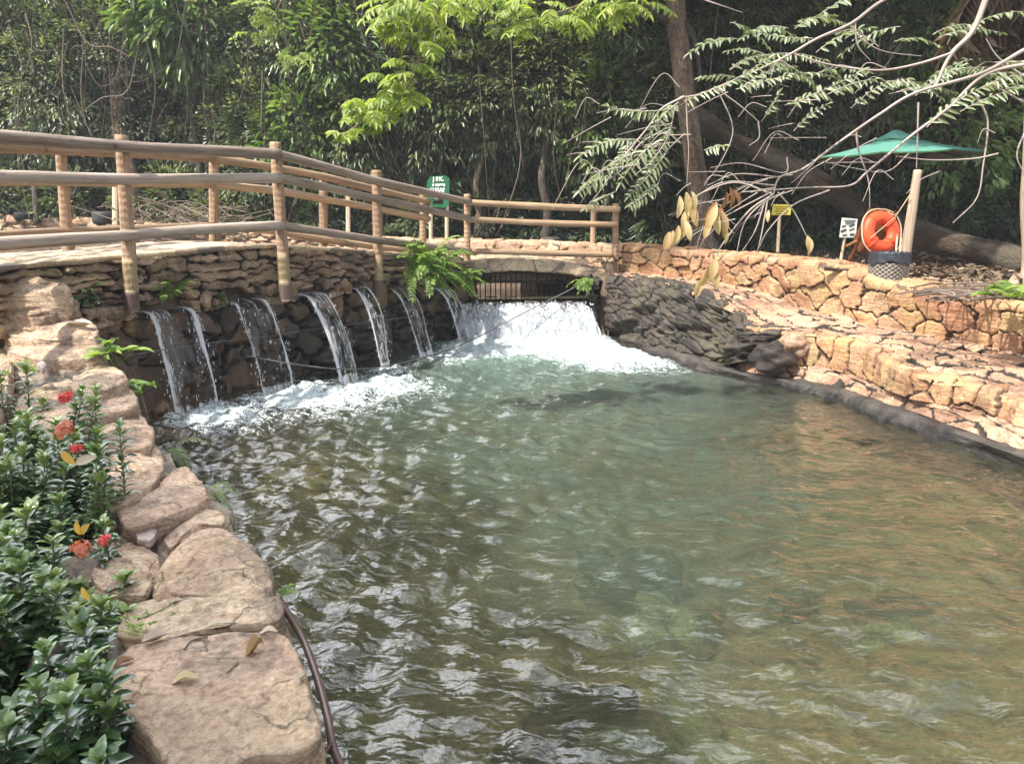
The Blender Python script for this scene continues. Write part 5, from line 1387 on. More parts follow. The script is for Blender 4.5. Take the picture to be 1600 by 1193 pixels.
rd2 = random.Random(77)
for k in range(70):
    px, py = rd2.choice([(rd2.uniform(1060, 1300), rd2.uniform(90, 330)), (rd2.uniform(1300, 1590), rd2.uniform(40, 300)), (rd2.uniform(930, 1080), rd2.uniform(160, 290)), (rd2.uniform(1090, 1230), rd2.uniform(260, 380))])
    a = rd2.uniform(2.2, 3.9); l = rd2.uniform(30, 95)
    stems(mb, [(.0042, [(px, py), (px + l * .5 * math.cos(a) + rd2.uniform(-8, 8), py - l * .5 * math.sin(a) * -.7), (px + l * math.cos(a), py + l * .9 * abs(math.sin(a)))])], 5.9 + rd2.uniform(-.4, .5), .01)
mb.build('stem', M['twig_pale'], OB)
lv = Leaves(); mb = MB()
Yl = 5.85
PL = [((1034, 172), (952, 167)), ((1000, 222), (907, 244)), ((985, 225), (960, 262)), ((990, 240), (905, 298)), ((968, 258), (918, 272)), ((1022, 225), (970, 285)), ((1050, 195), (1015, 262)), ((1040, 240), (985, 305)), ((950, 275), (905, 300)), ((1060, 160), (1010, 215)), ((1075, 155), (1040, 200)), ((1030, 285), (985, 320)), ((960, 300), (915, 325)),
 ((1225, 165), (1345, 112)), ((1293, 148), (1365, 124)), ((1330, 169), (1416, 124)), ((1397, 148), (1478, 92)), ((1190, 190), (1215, 150)), ((1181, 90), (1286, 93)), ((1448, 199), (1540, 135)), ((1526, 142), (1600, 118)), ((1062, 165), (1130, 135)), ((1397, 24), (1490, -4)), ((1130, 135), (1200, 92)), ((1150, 140), (1230, 118)), ((1430, 150), (1500, 105)), ((1500, 175), (1585, 140)), ((1270, 60), (1180, 50)), ((1340, 30), (1420, 5)), ((1100, 235), (1130, 228)), ((1240, 205), (1290, 165))]
for k_, (a, b_) in enumerate(PL):
    if k_ % 6 == 4: continue
    Y = Yl + rd2.uniform(-.25, .35)
    p0, p1 = at_y(a[0], a[1], Y), at_y(b_[0], b_[1], Y - .12)
    ln = (p1 - p0).length
    pinnate(lv, mb, p0, p1, (rd2.uniform(-.2, .2), -.55, .8), max(6, int(ln / rd2.uniform(.026, .036))), rd2.uniform(.06, .085), .022, sag=rd2.uniform(-.05, .14), tone=.55 + rd2.uniform(-.25, .25), tipdroop=rd2.uniform(.1, .7), jit=.24)
for k in range(34):
    px, py = rd2.choice([(rd2.uniform(1130, 1330), rd2.uniform(20, 150)), (rd2.uniform(1350, 1600), rd2.uniform(30, 150))])
    Y = rd2.uniform(6.2, 7.4)
    a = rd2.uniform(-.6, .8); sg = rd2.choice((-1, 1, 1))
    p0 = at_y(px, py, Y); p1 = p0 + Vector((sg * math.cos(a) * .42, rd2.uniform(-.2, .2), math.sin(a) * .30 - .05))
    pinnate(lv, mb, p0, p1, (0, -.4, .9), 10, rd2.uniform(.06, .095), .030, sag=.10, jit=.25, tone=.12 + rd2.uniform(-.1, .25), tipdroop=.35)
lv.build('leaves', M['leaf_silver'], OB)
mb.build('leaf_stalks', M['twig_pale'], OB)['kind'] = 'stuff'
lv = Leaves(); mb = MB()
lv2 = Leaves()
for px, py, dx, dy, L in ((1062, 306, -2, 26, .16), (1072, 300, 2, 30, .17), (1080, 298, 5, 28, .15), (1084, 318, 4, 30, .17), (1076, 325, -8, 34, .17), (1068, 340, -4, 30, .17), (1060, 352, -8, 30, .16), (1052, 360, -10, 26, .15), (1072, 345, 6, 26, .15), (1046, 362, -8, 26, .14), (1120, 320, -16, 40, .2), (1128, 330, 4, 40, .19), (1112, 340, -12, 34, .16), (1118, 330, 6, 36, .17), (1128, 350, 6, 26, .15), (1262, 368, 4, 28, .13), (1266, 372, -2, 26, .12), (1201, 328, -2, 18, .09)):
    p = at_y(px, py, 5.7 + rd2.uniform(-.05, .05)); lv.add([tuple(p)], [(dx / 100, -.05, -dy / 100)], [(rd2.uniform(-.7, .7), -1, .2)], L, L * .36, [rd2.random()])
for px, py, dx, dy, L in ((1120, 315, -16, 34, .2), (1140, 292, 4, 26, .15), (1146, 296, 10, 22, .14), (1136, 300, -6, 20, .14), (1126, 322, 0, 46, .2)):
    p = at_y(px, py, 5.72); lv2.add([tuple(p)], [(dx / 100, 0, -dy / 100)], [(rd2.uniform(-.7, .7), -1, .2)], L, L * .34, [rd2.random()])
DL = lv.build('dry_leaves', M['leaf_dry'], OB, TF)
lv2.build('brown_leaves', M['leaf_rust'], OB, TF)
lv = Leaves()
for px, py, dx, dy, L in ((1118, 404, -8, 30, .17), (1108, 415, -10, 26, .16), (1098, 432, -8, 22, .14), (1092, 438, -4, 26, .13), (1116, 420, 2, 26, .15)):
    p = at_y(px, py, 5.6); lv.add([tuple(p)], [(dx / 100, -.05, -dy / 100)], [(rd2.uniform(-.7, .7), -1, .2)], L, L * .42, [rd2.random() * .6 + .4])
mb = MB(); stems(mb, [(.005, [(1150, 395), (1130, 405), (1108, 420), (1096, 445)])], 5.6, .01)
mb.build('dry_twig', M['twig_pale'], OB); lv.build('dry_leaves', M['leaf_dry'], OB, TF)

def lime_branch(label, stem_l, leafs, Y):
    root = empty('overhanging_branch', at_y(stem_l[0][1][0][0], stem_l[0][1][0][1], Y)); tag(root, label, 'branch')
    mb = MB(); stems(mb, stem_l, Y, .01)
    lv = Leaves()
    for (a, b_) in leafs:
        y = Y + rd2.uniform(-.3, .3)
        pinnate(lv, mb, at_y(a[0], a[1], y), at_y(b_[0], b_[1], y - .1), (rd2.uniform(-.2, .2), -.35, 1), 8, .10, .036, sag=.14, tone=.5 + rd2.uniform(-.35, .4), tipdroop=.35)
    mb.build('stem', M['twig'], root); lv.build('leaves', M['leaf_lime'], root)
lf = []
for cx, cyy, n_, s in ((640, 12, 16, 55), (610, 40, 9, 40), (665, 62, 9, 34), (700, 5, 7, 40), (640, 108, 7, 30), (612, 130, 8, 30), (590, 168, 9, 32), (566, 186, 5, 26), (632, 150, 6, 24), (536, 212, 4, 16), (560, 160, 3, 20)):
    for q in range(n_):
        a = rd2.uniform(-.3, 3.4); px, py = cx + rd2.uniform(-s, s) * .6, cyy + rd2.uniform(-s, s) * .35
        lf.append(((px, py), (px - s * .95 * math.cos(a), py + s * .55 * math.sin(a))))
lime_branch('bright lime-green feathery branch dangling in front of the dark wood, top centre', [(.014, [(720, -60), (690, 0), (664, 70), (640, 130), (600, 175), (560, 195), (530, 216)]), (.008, [(690, 0), (640, 10), (590, 30)]), (.007, [(640, 130), (650, 110), (655, 90)]), (.006, [(664, 70), (640, 45), (610, 40)])], lf, 7.2)
lf = []
for cx, cyy, n_, s in ((930, 5, 16, 60), (850, 20, 9, 45), (810, 40, 7, 34), (750, 8, 7, 34), (980, -5, 8, 50), (790, 10, 4, 30)):
    for q in range(n_):
        a = rd2.uniform(-.3, 3.4); px, py = cx + rd2.uniform(-s, s) * .6, cyy + rd2.uniform(-s, s) * .35
        lf.append(((px, py), (px - s * .95 * math.cos(a), py + s * .5 * math.sin(a))))
lime_branch('second lime-green feathery branch along the top edge, left of the big trunk', [(.012, [(1040, -60), (980, -30), (900, 10), (840, 30), (790, 55)]), (.008, [(800, -50), (760, 0), (740, 20)])], lf, 7.6)
lf = []
for cx, cyy, n_, s in ((410, 40, 7, 34), (455, 90, 6, 30), (390, 10, 5, 30)):
    for q in range(n_):
        a = rd2.uniform(-.3, 3.4); px, py = cx + rd2.uniform(-s, s) * .6, cyy + rd2.uniform(-s, s) * .5
        lf.append(((px, py), (px - s * .9 * math.cos(a), py + s * .5 * math.sin(a))))
lime_branch('small fresh green branch against the pale trees, left of the lime-green ones', [(.010, [(470, -60), (430, 20), (410, 50), (385, 80)]), (.007, [(430, 20), (450, 70), (462, 110)])], lf, 13.5)
# ---------------------------------------------------------------- ferns and weeds
def fern(label, base, n, ln, seed, spread=1.0, out_dir=(.84, -.54), mat='leaf_fern', L=.055, W=.02, npairs=16, cat='fern', name='fern', up=.6):
    root = empty(name, base); tag(root, label, cat)
    lv, mb = Leaves(), MB(); rd = random.Random(seed)
    for k in range(n):
        a = math.atan2(out_dir[1], out_dir[0]) + rd.uniform(-1.5, 1.5) * spread
        l = ln * rd.uniform(.6, 1.1)
        st = Vector(base) + Vector((rd.uniform(-.5, .5) * .54 * ln * spread, rd.uniform(-.5, .5) * .84 * ln * spread, rd.uniform(-.05, .05)))
        e = st + Vector((math.cos(a) * l * .8, math.sin(a) * l * .8, l * rd.uniform(-.45, up)))
        pinnate(lv, mb, st, e, (0, 0, 1), npairs, L, W, sag=.22, tone=.5 + rd.uniform(-.35, .35), tipdroop=.1, r=.004)
    lv.build('frond', M[mat], root); mb.build('stalk', M['leaf_fern'], root)
    return root
fern('big bright green fern growing out of the bridge wall right of the third log post', at_y(664, 428, 11.15), 84, .64, 1, 1.1, L=.085, W=.03, up=.75)
fern('yellowish fern hanging by the sixth small waterfall, right of the big fern', at_y(722, 440, 12.4), 20, .42, 2, .8, L=.06, W=.022)
fern('small fern above the leftmost waterfall', at_y(262, 458, 8.1), 14, .26, 3, 1.1, L=.04, W=.012)
fern('small dark fern on the wall between the first two waterfalls', at_y(342, 472, 8.75), 10, .2, 4, .7, L=.035, W=.012, mat='leaf_shrub')
fern('dark little fern where the edging stones meet the bridge wall', at_y(128, 466, 7.35), 12, .24, 5, .8, L=.035, W=.012, mat='leaf_shrub')
fern('bright leafy fern at the right side of the opening under the slab', at_y(917, 442, 12.95), 20, .30, 6, .8, out_dir=(-.6, -.8), L=.06, W=.026, npairs=9, up=.2)
fern('small fern with narrow fronds at the waterline of the left wall', at_z(262, 712, .35), 9, .42, 7, .5, out_dir=(1, -.2), L=.05, W=.012, npairs=22, mat='leaf_silver', up=.25)
fern('thin pale fern trailing over the water below the narrow-fronded one', at_z(330, 770, .3), 7, .26, 8, .5, out_dir=(1, -.1), L=.03, W=.008, mat='leaf_silver', up=.1)
def weed(label, base, n, L, seed, mat='leaf_fern', h=.2, wide=.5, cat='plant'):
    root = empty('weed', base); tag(root, label, cat)
    lv, mb = Leaves(), MB(); rd = random.Random(seed)
    for k in range(n):
        s = Vector(base) + Vector((rd.uniform(-.3, .3) * wide, rd.uniform(-.3, .3) * wide, 0)); t = s + Vector((rd.uniform(-.1, .15), rd.uniform(-.1, .1), h * rd.uniform(.4, 1.1)))
        mb.tube([s, s.lerp(t, .5) + Vector((.01, 0, 0)), t], .003, 4, cap=False)
        for q in range(5):
            a = rd.uniform(0, 6.28)
            lv.add([tuple(t)], [(math.cos(a), math.sin(a), rd.uniform(-.1, .5))], [(0, -.2, 1)], L * rd.uniform(.6, 1.2), L * .34, [rd.random()])
    lv.build('leaves', M[mat], root, TF); mb.build('stalk', M['leaf_fern'], root)
weed('leafy light green weed leaning over the water beside the dark recess', at_z(186, 572, .86), 7, .16, 1, h=.16, wide=.22)
weed('spiky light green weed just above the foam, below the leafy weed', at_z(212, 622, .66), 7, .12, 2, h=.1, wide=.12)
weed('tiny green weed beside the foot of the second log post', at_y(432, 462, 9.35), 3, .07, 3, h=.05, wide=.1)
weed('low grassy weed on the ground by the right-hand tree', at_z(1572, 468, 1.25), 8, .2, 4, h=.08, wide=.7)
weed('small clover-like weed between the thin slab and the largest stone', on_stone(205, 975, .54), 12, .022, 5, h=.02, wide=.16)
weed('tuft of light weeds on the mortar at the left edge', at_z(30, 585, .92), 14, .06, 6, h=.05, wide=.5)
weed('small weed at the water below the broad smooth stone', at_z(440, 922, .3), 8, .04, 7, h=.05, wide=.2)

# ---------------------------------------------------------------- flowering shrubs, bottom left
def shrub(label, base_list, seed, nshoot, hgt, L, spread):
    root = empty('shrub', base_list[0]); tag(root, label, 'shrub', None)
    lv, mb = Leaves(), MB(); rd = random.Random(seed); tips = []
    for k in range(nshoot):
        b_ = Vector(base_list[k % len(base_list)]) + Vector((rd.gauss(0, spread * .5), rd.gauss(0, spread * .5), 0))
        b_.z = gz(b_.x, b_.y)
        t = b_ + Vector((rd.gauss(.04, spread * .30), rd.gauss(-.02, spread * .3), hgt * rd.uniform(.55, 1.12)))
        cc = catmull([b_, b_.lerp(t, .5) + Vector((rd.gauss(0, .04), rd.gauss(0, .04), .03)), t], 9)
        mb.tube(cc, [.006 * (1 - .5 * i / len(cc)) for i in range(len(cc))], 5, cap=False)
        n = len(cc); tips.append(cc[-1])
        tone0 = rd.uniform(.1, .5)
        for i in range(5, n):
            for h in range(2):
                c = cc[i] if h == 0 else cc[i].lerp(cc[i - 1], .5)
                a = (i * 2 + h) * 1.57 + k + rd.gauss(0, .25)
                top = i / (n - 1)
                for s in (0, math.pi):
                    d = (math.cos(a + s), math.sin(a + s), .25 + .7 * (top > .9) + rd.gauss(0, .2))
                    lv.add([tuple(c)], [d], [(rd.gauss(0, .2), rd.gauss(0, .2) - .1, 1)], L * 1.1 * rd.uniform(.7, 1.15) * (1 - .35 * (top > .95)), L * .46, [min(1, max(0, tone0 + .45 * (top > .9) + rd.gauss(0, .12)))])
    lv.build('leaves', M['leaf_shrub'], root, TF); mb.build('stems', M['twig'], root)
    return root, tips
def flower(root, c, r, seed, mat='petal'):
    lv = Leaves(); rd = random.Random(seed)
    for k in range(26):
        d = Vector((rd.gauss(0, 1), rd.gauss(0, 1) - .5, rd.gauss(.6, .6))).normalized()
        q = c + d * r * rd.uniform(.4, .75)
        ax = d.orthogonal().normalized()
        for p in range(4):
            v = Matrix.Rotation(p * 1.57 + k, 3, d) @ ax
            lv.add([tuple(q)], [tuple(v + d * .25)], [tuple(d)], r * .42, r * .26, [rd.random()])
    lv.build('flower_cluster', M[mat], root)
s1, _ = shrub('glossy dark green shrub filling the bottom left corner', [at_z(x, y, .45) for x, y in ((-120, 1120), (-30, 1060), (60, 1160), (20, 1230), (110, 1090), (130, 1190))], 1, 60, .52, .075, .20)
s2, _ = shrub('leafy shrub with two red flower clusters beside the rounded edging stone', [at_z(x, y, .5) for x, y in ((-60, 900), (20, 880), (95, 920), (60, 990), (-10, 960), (120, 960), (100, 850))], 2, 74, .54, .07, .20)
s3, _ = shrub('tall flowering shrub in front of the yellowish edging slabs', [at_z(x, y, .6) for x, y in ((-50, 760), (20, 740), (80, 760), (110, 790), (40, 800), (-10, 700), (100, 730))], 3, 90, .72, .07, .22)
for k, (px, py, Y, r, mt) in enumerate(((103, 622, 3.55, .045, 'petal'), (100, 672, 3.45, .06, 'petal_pink'), (120, 702, 3.4, .035, 'petal'))): flower(s3, at_y(px, py, Y), r, k, mt)
for k, (px, py, Y, r, mt) in enumerate(((166, 845, 2.75, .035, 'petal'), (126, 858, 2.65, .045, 'petal_pink'))): flower(s2, at_y(px, py, Y), r, k + 7, mt)
def extra_leaf(root, px, py, Y, d, L, mat, nm='yellow_leaf', n=(0, -1, .5)):
    lv = Leaves(); lv.add([tuple(at_y(px, py, Y))], [d], [n], L, L * .45, [.5]); o = lv.build(nm, M[mat], root, TF); o['label'] = 'single ' + ('yellow' if 'yellow' in mat else 'pale') + ' leaf among the green ones'
extra_leaf(s3, 117, 725, 3.3, (-.6, 0, .7), .085, 'leaf_yellow')
extra_leaf(s3, 118, 724, 3.3, (1, 0, .35), .10, 'leaf_fallen', 'pale_leaf')
extra_leaf(s2, 126, 835, 2.6, (-.2, 0, 1), .055, 'leaf_yellow'); extra_leaf(s2, 128, 834, 2.6, (.5, -.2, .6), .06, 'leaf_yellow')
extra_leaf(s2, 140, 936, 2.4, (-.5, .1, .8), .05, 'leaf_yellow')


# ---------------------------------------------------------------- fallen leaves lying on the stones
def dry(px, py, z, L, ang, seed, label, mat='leaf_fallen', W=.45, curl=.5):
    lv = Leaves(); T, Q = TF
    T2 = T.copy(); T2[:, 2] = curl * (T[:, 1] ** 2) * 2 + .10 * np.sin(T[:, 0] * 6 + seed) * curl
    d = (math.cos(ang), math.sin(ang), .06)
    lv.add([tuple(on_stone(px, py, z))], [d], [(.1 * math.sin(seed), -.15, 1)], L, L * W, [(seed * .37) % 1])
    o = lv.build('fallen_leaf', M[mat], None, (T2, Q)); tag(o, label, 'leaf', 'dry leaves lying on the edging stones')
    sm = o.modifiers.new('thickness', 'SOLIDIFY'); sm.thickness = .002
dry(325, 984, .60, .085, .5, 1, 'pale cupped dry leaf lying at the upper rim of the largest stone', W=.7)
dry(222, 1006, .60, .095, .55, 2, 'long grey dry leaf at the upper left rim of the largest stone', curl=.8)
dry(384, 1026, .575, .085, 1.1, 3, 'curled brown dry leaf near the upper right corner of the largest stone', 'leaf_dry', .35, 1.4)
dry(405, 990, .585, .07, .1, 4, 'flat pale dry leaf at the right end of the top rim of the largest stone')
dry(268, 1068, .585, .085, .35, 5, 'tan dry leaf in the middle of the largest stone', 'leaf_dry')
dry(178, 1044, .585, .07, .9, 6, 'pinkish grey dry leaf at the left rim of the largest stone', 'leaf_rust', .5)
dry(461, 1072, .56, .06, 1.3, 7, 'small pale dry leaf on the right rim of the largest stone', curl=.9)
dry(104, 510, 1.125, .26, -.15, 8, 'large pale dry leaf lying on the third slab below the bridge deck', W=.3)
dry(265, 942, .585, .05, .2, 9, 'small whitish leaf on the thin layered slab')
dry(165, 950, .56, .16, .7, 10, 'dark dry leaf stuck between the shrub and the thin layered slab', 'leaf_rust', .3, 1.2)
for k, pp in enumerate(([(288, 1016), (300, 1002), (325, 997)], [(355, 1052), (362, 1046), (372, 1036)])):
    mb = MB(); mb.tube(catmull([on_stone(x, y, .60) for x, y in pp], 6), .0035, 5)
    o = mb.build('dry_twig', M['twig']); tag(o, ['curved dark twig on the largest edging stone', 'short reddish twig on the largest edging stone'][k], 'twig')
mb = MB(); hp = catmull([at_z(436, 935, .42), at_z(448, 955, .38), at_z(474, 1000, .30), at_z(496, 1060, .26), at_z(512, 1120, .24), at_z(520, 1165, .2), at_z(534, 1200, .16), at_z(560, 1260, .1)], 8)
mb.tube(hp, .016, 10, wob=.08); mb.tube([at_z(518, 1160, .22), at_z(505, 1178, .22), at_z(498, 1186, .2)], .008, 6)
o = mb.build('hose', M['hose']); tag(o, 'brown hose running along the water beside the largest edging stone', 'hose')

# ---------------------------------------------------------------- ropes across the falls
mb = MB(); mb.tube(catmull([at_y(196, 556, 7.35), at_y(262, 545, 7.9), at_y(340, 534, 8.55), at_y(420, 525, 9.1), at_y(490, 514, 9.6), at_y(580, 503, 10.3), at_y(645, 494, 10.9)], 8), .005, 6)
o = mb.build('rope', M['cable']); tag(o, 'thin dark rope stretched across the small waterfalls', 'rope')
mb = MB(); mb.tube(catmull([at_y(386, 556, 8.7), at_y(455, 568, 8.9), at_y(530, 576, 9.2), at_y(594, 573, 9.9), at_y(674, 555, 10.8), at_y(735, 532, 11.7), at_y(820, 488, 12.35), at_y(902, 447, 12.9)], 8), .008, 6)
o = mb.build('cable', M['cable']); tag(o, 'grey cable slanting across the wide cascade up to the opening under the slab', 'cable')

# ---------------------------------------------------------------- umbrella
ub = at_y(1388, 418, 13.0); ub.z = gz(ub.x, ub.y)
um = empty('umbrella', ub); tag(um, 'green market umbrella with two-tier canopy standing behind the life ring', 'umbrella')
top = at_y(1400, 204, 13.0); rim_z = at_y(1400, 243, 13.0).z
mb = MB(); mb.tube([ub - Vector((0, 0, .1)), Vector((top.x - .02, top.y, top.z - .05))], .024, 10); mb.build('pole', M['metal_dark'], um)
rot = Matrix.Rotation(R(-1.5), 3, 'Y')
def tier(mb, r, z0, z1, dz=0, inner=0.05):
    n = 8; V = []; rows = 7
    for i in range(rows):
        t = i / (rows - 1)
        for k in range(n * 4):
            a = (k / (n * 4)) * 2 * math.pi + .2
            seg_ = (k % 4) / 4
            f = 1 - .05 * t * (4 * seg_ * (1 - seg_))
            sag = -.045 * math.sin(math.pi * t) * r * .5 - .02 * t * (4 * seg_ * (1 - seg_))
            rr = (inner + (r - inner) * t) * f
            p = rot @ Vector((rr * math.cos(a), rr * math.sin(a), z1 + (z0 - z1) * t + sag + dz - top.z))
            V.append((top.x + p.x, top.y + p.y, top.z + p.z))
    m_ = n * 4
    Q = [(i*m_+k, i*m_+(k+1) % m_, (i+1)*m_+(k+1) % m_, (i+1)*m_+k) for i in range(rows-1) for k in range(m_)]
    mb.add(V, Q)
UR = 1.3
mb = MB(); tier(mb, UR, rim_z, top.z - .07); cn = mb.build('canopy', M['canopy'], um)
mb = MB(); tier(mb, .36, top.z - .135, top.z + .005); mb.build('vent', M['canopy'], um)
mb = MB(); tier(mb, UR - .01, rim_z, top.z - .07, -.02); mb.build('lining', M['canopy_lining'], um)
mb = MB()
for k in range(8):
    a = k * math.pi / 4 + .2
    e = rot @ Vector((UR * math.cos(a), UR * math.sin(a), rim_z - top.z - .03)); e = Vector((top.x, top.y, top.z)) + e
    s = Vector((top.x, top.y, top.z - .12)); mb.tube([s, s.lerp(e, .5) - Vector((0, 0, .045)), e], .012, 6)
    h = Vector((top.x, top.y, rim_z - .25)); mb.tube([h, s.lerp(e, .5) - Vector((0, 0, .045))], .010, 6)
mb.build('ribs', M['metal_dark'], um)

# ---------------------------------------------------------------- life ring, its stand, pole, bin, signs
lr = at_y(1376, 363, 10.35)
ring = empty('life_ring', lr); tag(ring, 'orange life ring with a rope hung against a wooden stand', 'life ring')
def torus(mb, c, Rr, r, rotm, nu=48, nv=20, sq=1.0):
    V = []
    for i in range(nu):
        a = 2 * math.pi * i / nu
        for j in range(nv):
            b_ = 2 * math.pi * j / nv
            p = Vector(((Rr + r * math.cos(b_)) * math.cos(a), r * sq * math.sin(b_), (Rr + r * math.cos(b_)) * math.sin(a)))
            V.append(tuple(Vector(c) + rotm @ p))
    Q = [(i*nv+j, ((i+1) % nu)*nv+j, ((i+1) % nu)*nv+(j+1) % nv, i*nv+(j+1) % nv) for i in range(nu) for j in range(nv)]
    mb.add(V, Q)
rm = Matrix.Rotation(R(-14), 3, 'X') @ Matrix.Rotation(R(14), 3, 'Z')
mb = MB(); torus(mb, lr, .195, .088, rm, sq=.85); mb.build('ring', M['orange'], ring)
mb = MB(); q = []
for i in range(65):
    a = 2 * math.pi * i / 64; k = .300 + .022 * abs(math.sin(2 * a)); q.append(lr + rm @ Vector((k * math.cos(a), -.02, k * math.sin(a))))
mb.tube(q, .010, 6, cap=False); mb.build('grab_rope', M['rope'], ring)
mb = MB()
for a in (.78, 2.36, 3.93, 5.5):
    c = lr + rm @ Vector((.195 * math.cos(a), 0, .195 * math.sin(a))); tan = rm @ Vector((-math.sin(a), 0, math.cos(a)))
    ax = rm @ Vector((math.cos(a), 0, math.sin(a))); ay = rm @ Vector((0, 1, 0)); q = []
    for i in range(17):
        b_ = i * math.pi / 8; q.append(c + ax * .092 * math.cos(b_) + ay * .079 * math.sin(b_))
    mb.tube(q, .008, 5, cap=False)
mb.build('strap', M['orange'], ring)
st = empty('ring_stand', at_y(1350, 415, 10.5)); tag(st, 'weathered orange-brown wooden stand behind the life ring', 'stand')
mb = MB(); c1 = at_y(1338, 408, 10.35)
pl = [at_y(1356, 328, 10.5), at_y(1400, 330, 10.6), at_y(1398, 398, 10.6), at_y(1342, 396, 10.5), at_y(1333, 372, 10.5)]
V = [tuple(p) for p in pl] + [tuple(p + Vector((.02, .045, 0))) for p in pl]
mb.add(V, [(0,1,2,3), (0,3,4,4)][:1] + [(5,8,7,6)] + [(i, i+5, (i+1) % 5+5, (i+1) % 5) for i in range(5)])
mb.add([tuple(pl[0]), tuple(pl[3]), tuple(pl[4]), tuple(pl[4] * .5 + pl[0] * .5)], [(0, 3, 2, 1)])
mb.build('board', M['stand'], st, smooth=False)
for a, b_ in (((1360, 325), (1326, 416)), ((1338, 380), (1322, 416)), ((1398, 328), (1404, 412)), ((1352, 370), (1322, 385))):
    mb = MB(); p, q = at_y(*a, 10.44), at_y(*b_, 10.38); mb.tube([p, q], .022, 4); mb.build('leg', M['stand'], st)
for k, (px, lb) in enumerate(((1399, 'left of two thin white sticks standing behind the bin'), (1405, 'right of two thin white sticks standing behind the bin'))):
    mb = MB(); mb.tube([at_y(px - 1, 420, 10.2), at_y(px + 3, 366, 10.25)], .011, 6); o = mb.build('stick', M['rope']); tag(o, lb, 'stick')
pp = [at_y(1411, 440, 9.95), at_y(1416, 390, 9.98), at_y(1425, 330, 10.0), at_y(1434, 266, 10.05)]
pp[0].z -= .25
mb = MB(); mb.tube(catmull(pp, 8), [.067 - .0006 * i for i in range(25)], 14, wob=.12, seed=6); o = mb.build('wooden_pole', M['pole'])
tag(o, 'leaning bare wooden pole right behind the wicker bin', 'pole')
mb = MB(); mb.tube(catmull([at_y(1386, 330, 10.3), at_y(1400, 335, 10.2), at_y(1421, 306, 9.95)], 6), .006, 5); mb.tube([at_y(1360, 372, 10.2), at_y(1398, 340, 10.15), at_y(1422, 304, 9.95)], .006, 5)
o = mb.build('rope', M['rope']); tag(o, 'pale rope tied from the leaning pole to the life ring', 'rope')
# bin
bb = at_y(1386, 438, 9.62); bnz = bb.z
bn = empty('wicker_bin', bb); tag(bn, 'round grey wicker bin lined with a black bag on the retaining wall', 'bin')
nu, nv = 120, 34; hb = .235; rad = .228
V = []
for j in range(nv):
    t = j / (nv - 1)
    for i in range(nu):
        a = 2 * math.pi * i / nu
        wv = math.sin(a * 20 + (math.pi if int(t * 9.0) % 2 else 0)) * abs(math.sin(t * 9 * math.pi)) ** .6
        r_ = rad * (.93 + .07 * t) + .013 * wv
        V.append((bb.x + r_ * math.cos(a), bb.y + r_ * math.sin(a), bnz - .01 + hb * t))
Q = [(j*nu+i, j*nu+(i+1) % nu, (j+1)*nu+(i+1) % nu, (j+1)*nu+i) for j in range(nv-1) for i in range(nu)]
mb = MB(); mb.add(V, Q, (.5, 1, .5)); mb.build('basket', M['wicker'], bn)
V = []; nu2 = 90; prof = [(1.015, .0), (1.05, -.07), (1.055, -.10), (1.06, -.115), (1.02, -.118)][::-1] + [(1.02, .012), (.985, .016), (.95, -.02), (.90, -.16), (.5, -.18), (.02, -.185)]
for j, (rr, dz) in enumerate(prof):
    for i in range(nu2):
        a = 2 * math.pi * i / nu2
        k = 1 + .014 * math.sin(a * 13 + j) + .010 * math.sin(a * 31 + j * 2)
        z_ = dz + (.022 * math.sin(a * 3 + 1) + .010 * math.sin(a * 9) if j < 4 else .006 * math.sin(a * 17))
        V.append((bb.x + rad * rr * k * math.cos(a), bb.y + rad * rr * k * math.sin(a), bnz + hb + .10 + z_ - (0.0)))
Q = [(j*nu2+i, j*nu2+(i+1) % nu2, (j+1)*nu2+(i+1) % nu2, (j+1)*nu2+i) for j in range(len(prof)-1) for i in range(nu2)]
mb = MB(); mb.add(V, Q); mb.build('bin_liner', M['liner'], bn)
mb = MB(); q = [at_y(1288, 419, 9.9), at_y(1320, 422, 9.85), at_y(1356, 424, 9.8)]; mb.tube(q, .028, 9, wob=.15); o = mb.build('pole', M['bark']); tag(o, 'brown pole lying on the retaining wall left of the bin', 'pole')

def sign(name, label, c0, c1, Y, th, mat, posts, pmat, parts):
    a, b_ = at_y(c0[0], c0[1], Y), at_y(c1[0], c1[1], Y)
    root = empty(name, Vector(((a.x + b_.x) / 2, Y, gz((a.x + b_.x) / 2, Y)))); tag(root, label, 'sign')
    return root, a, b_
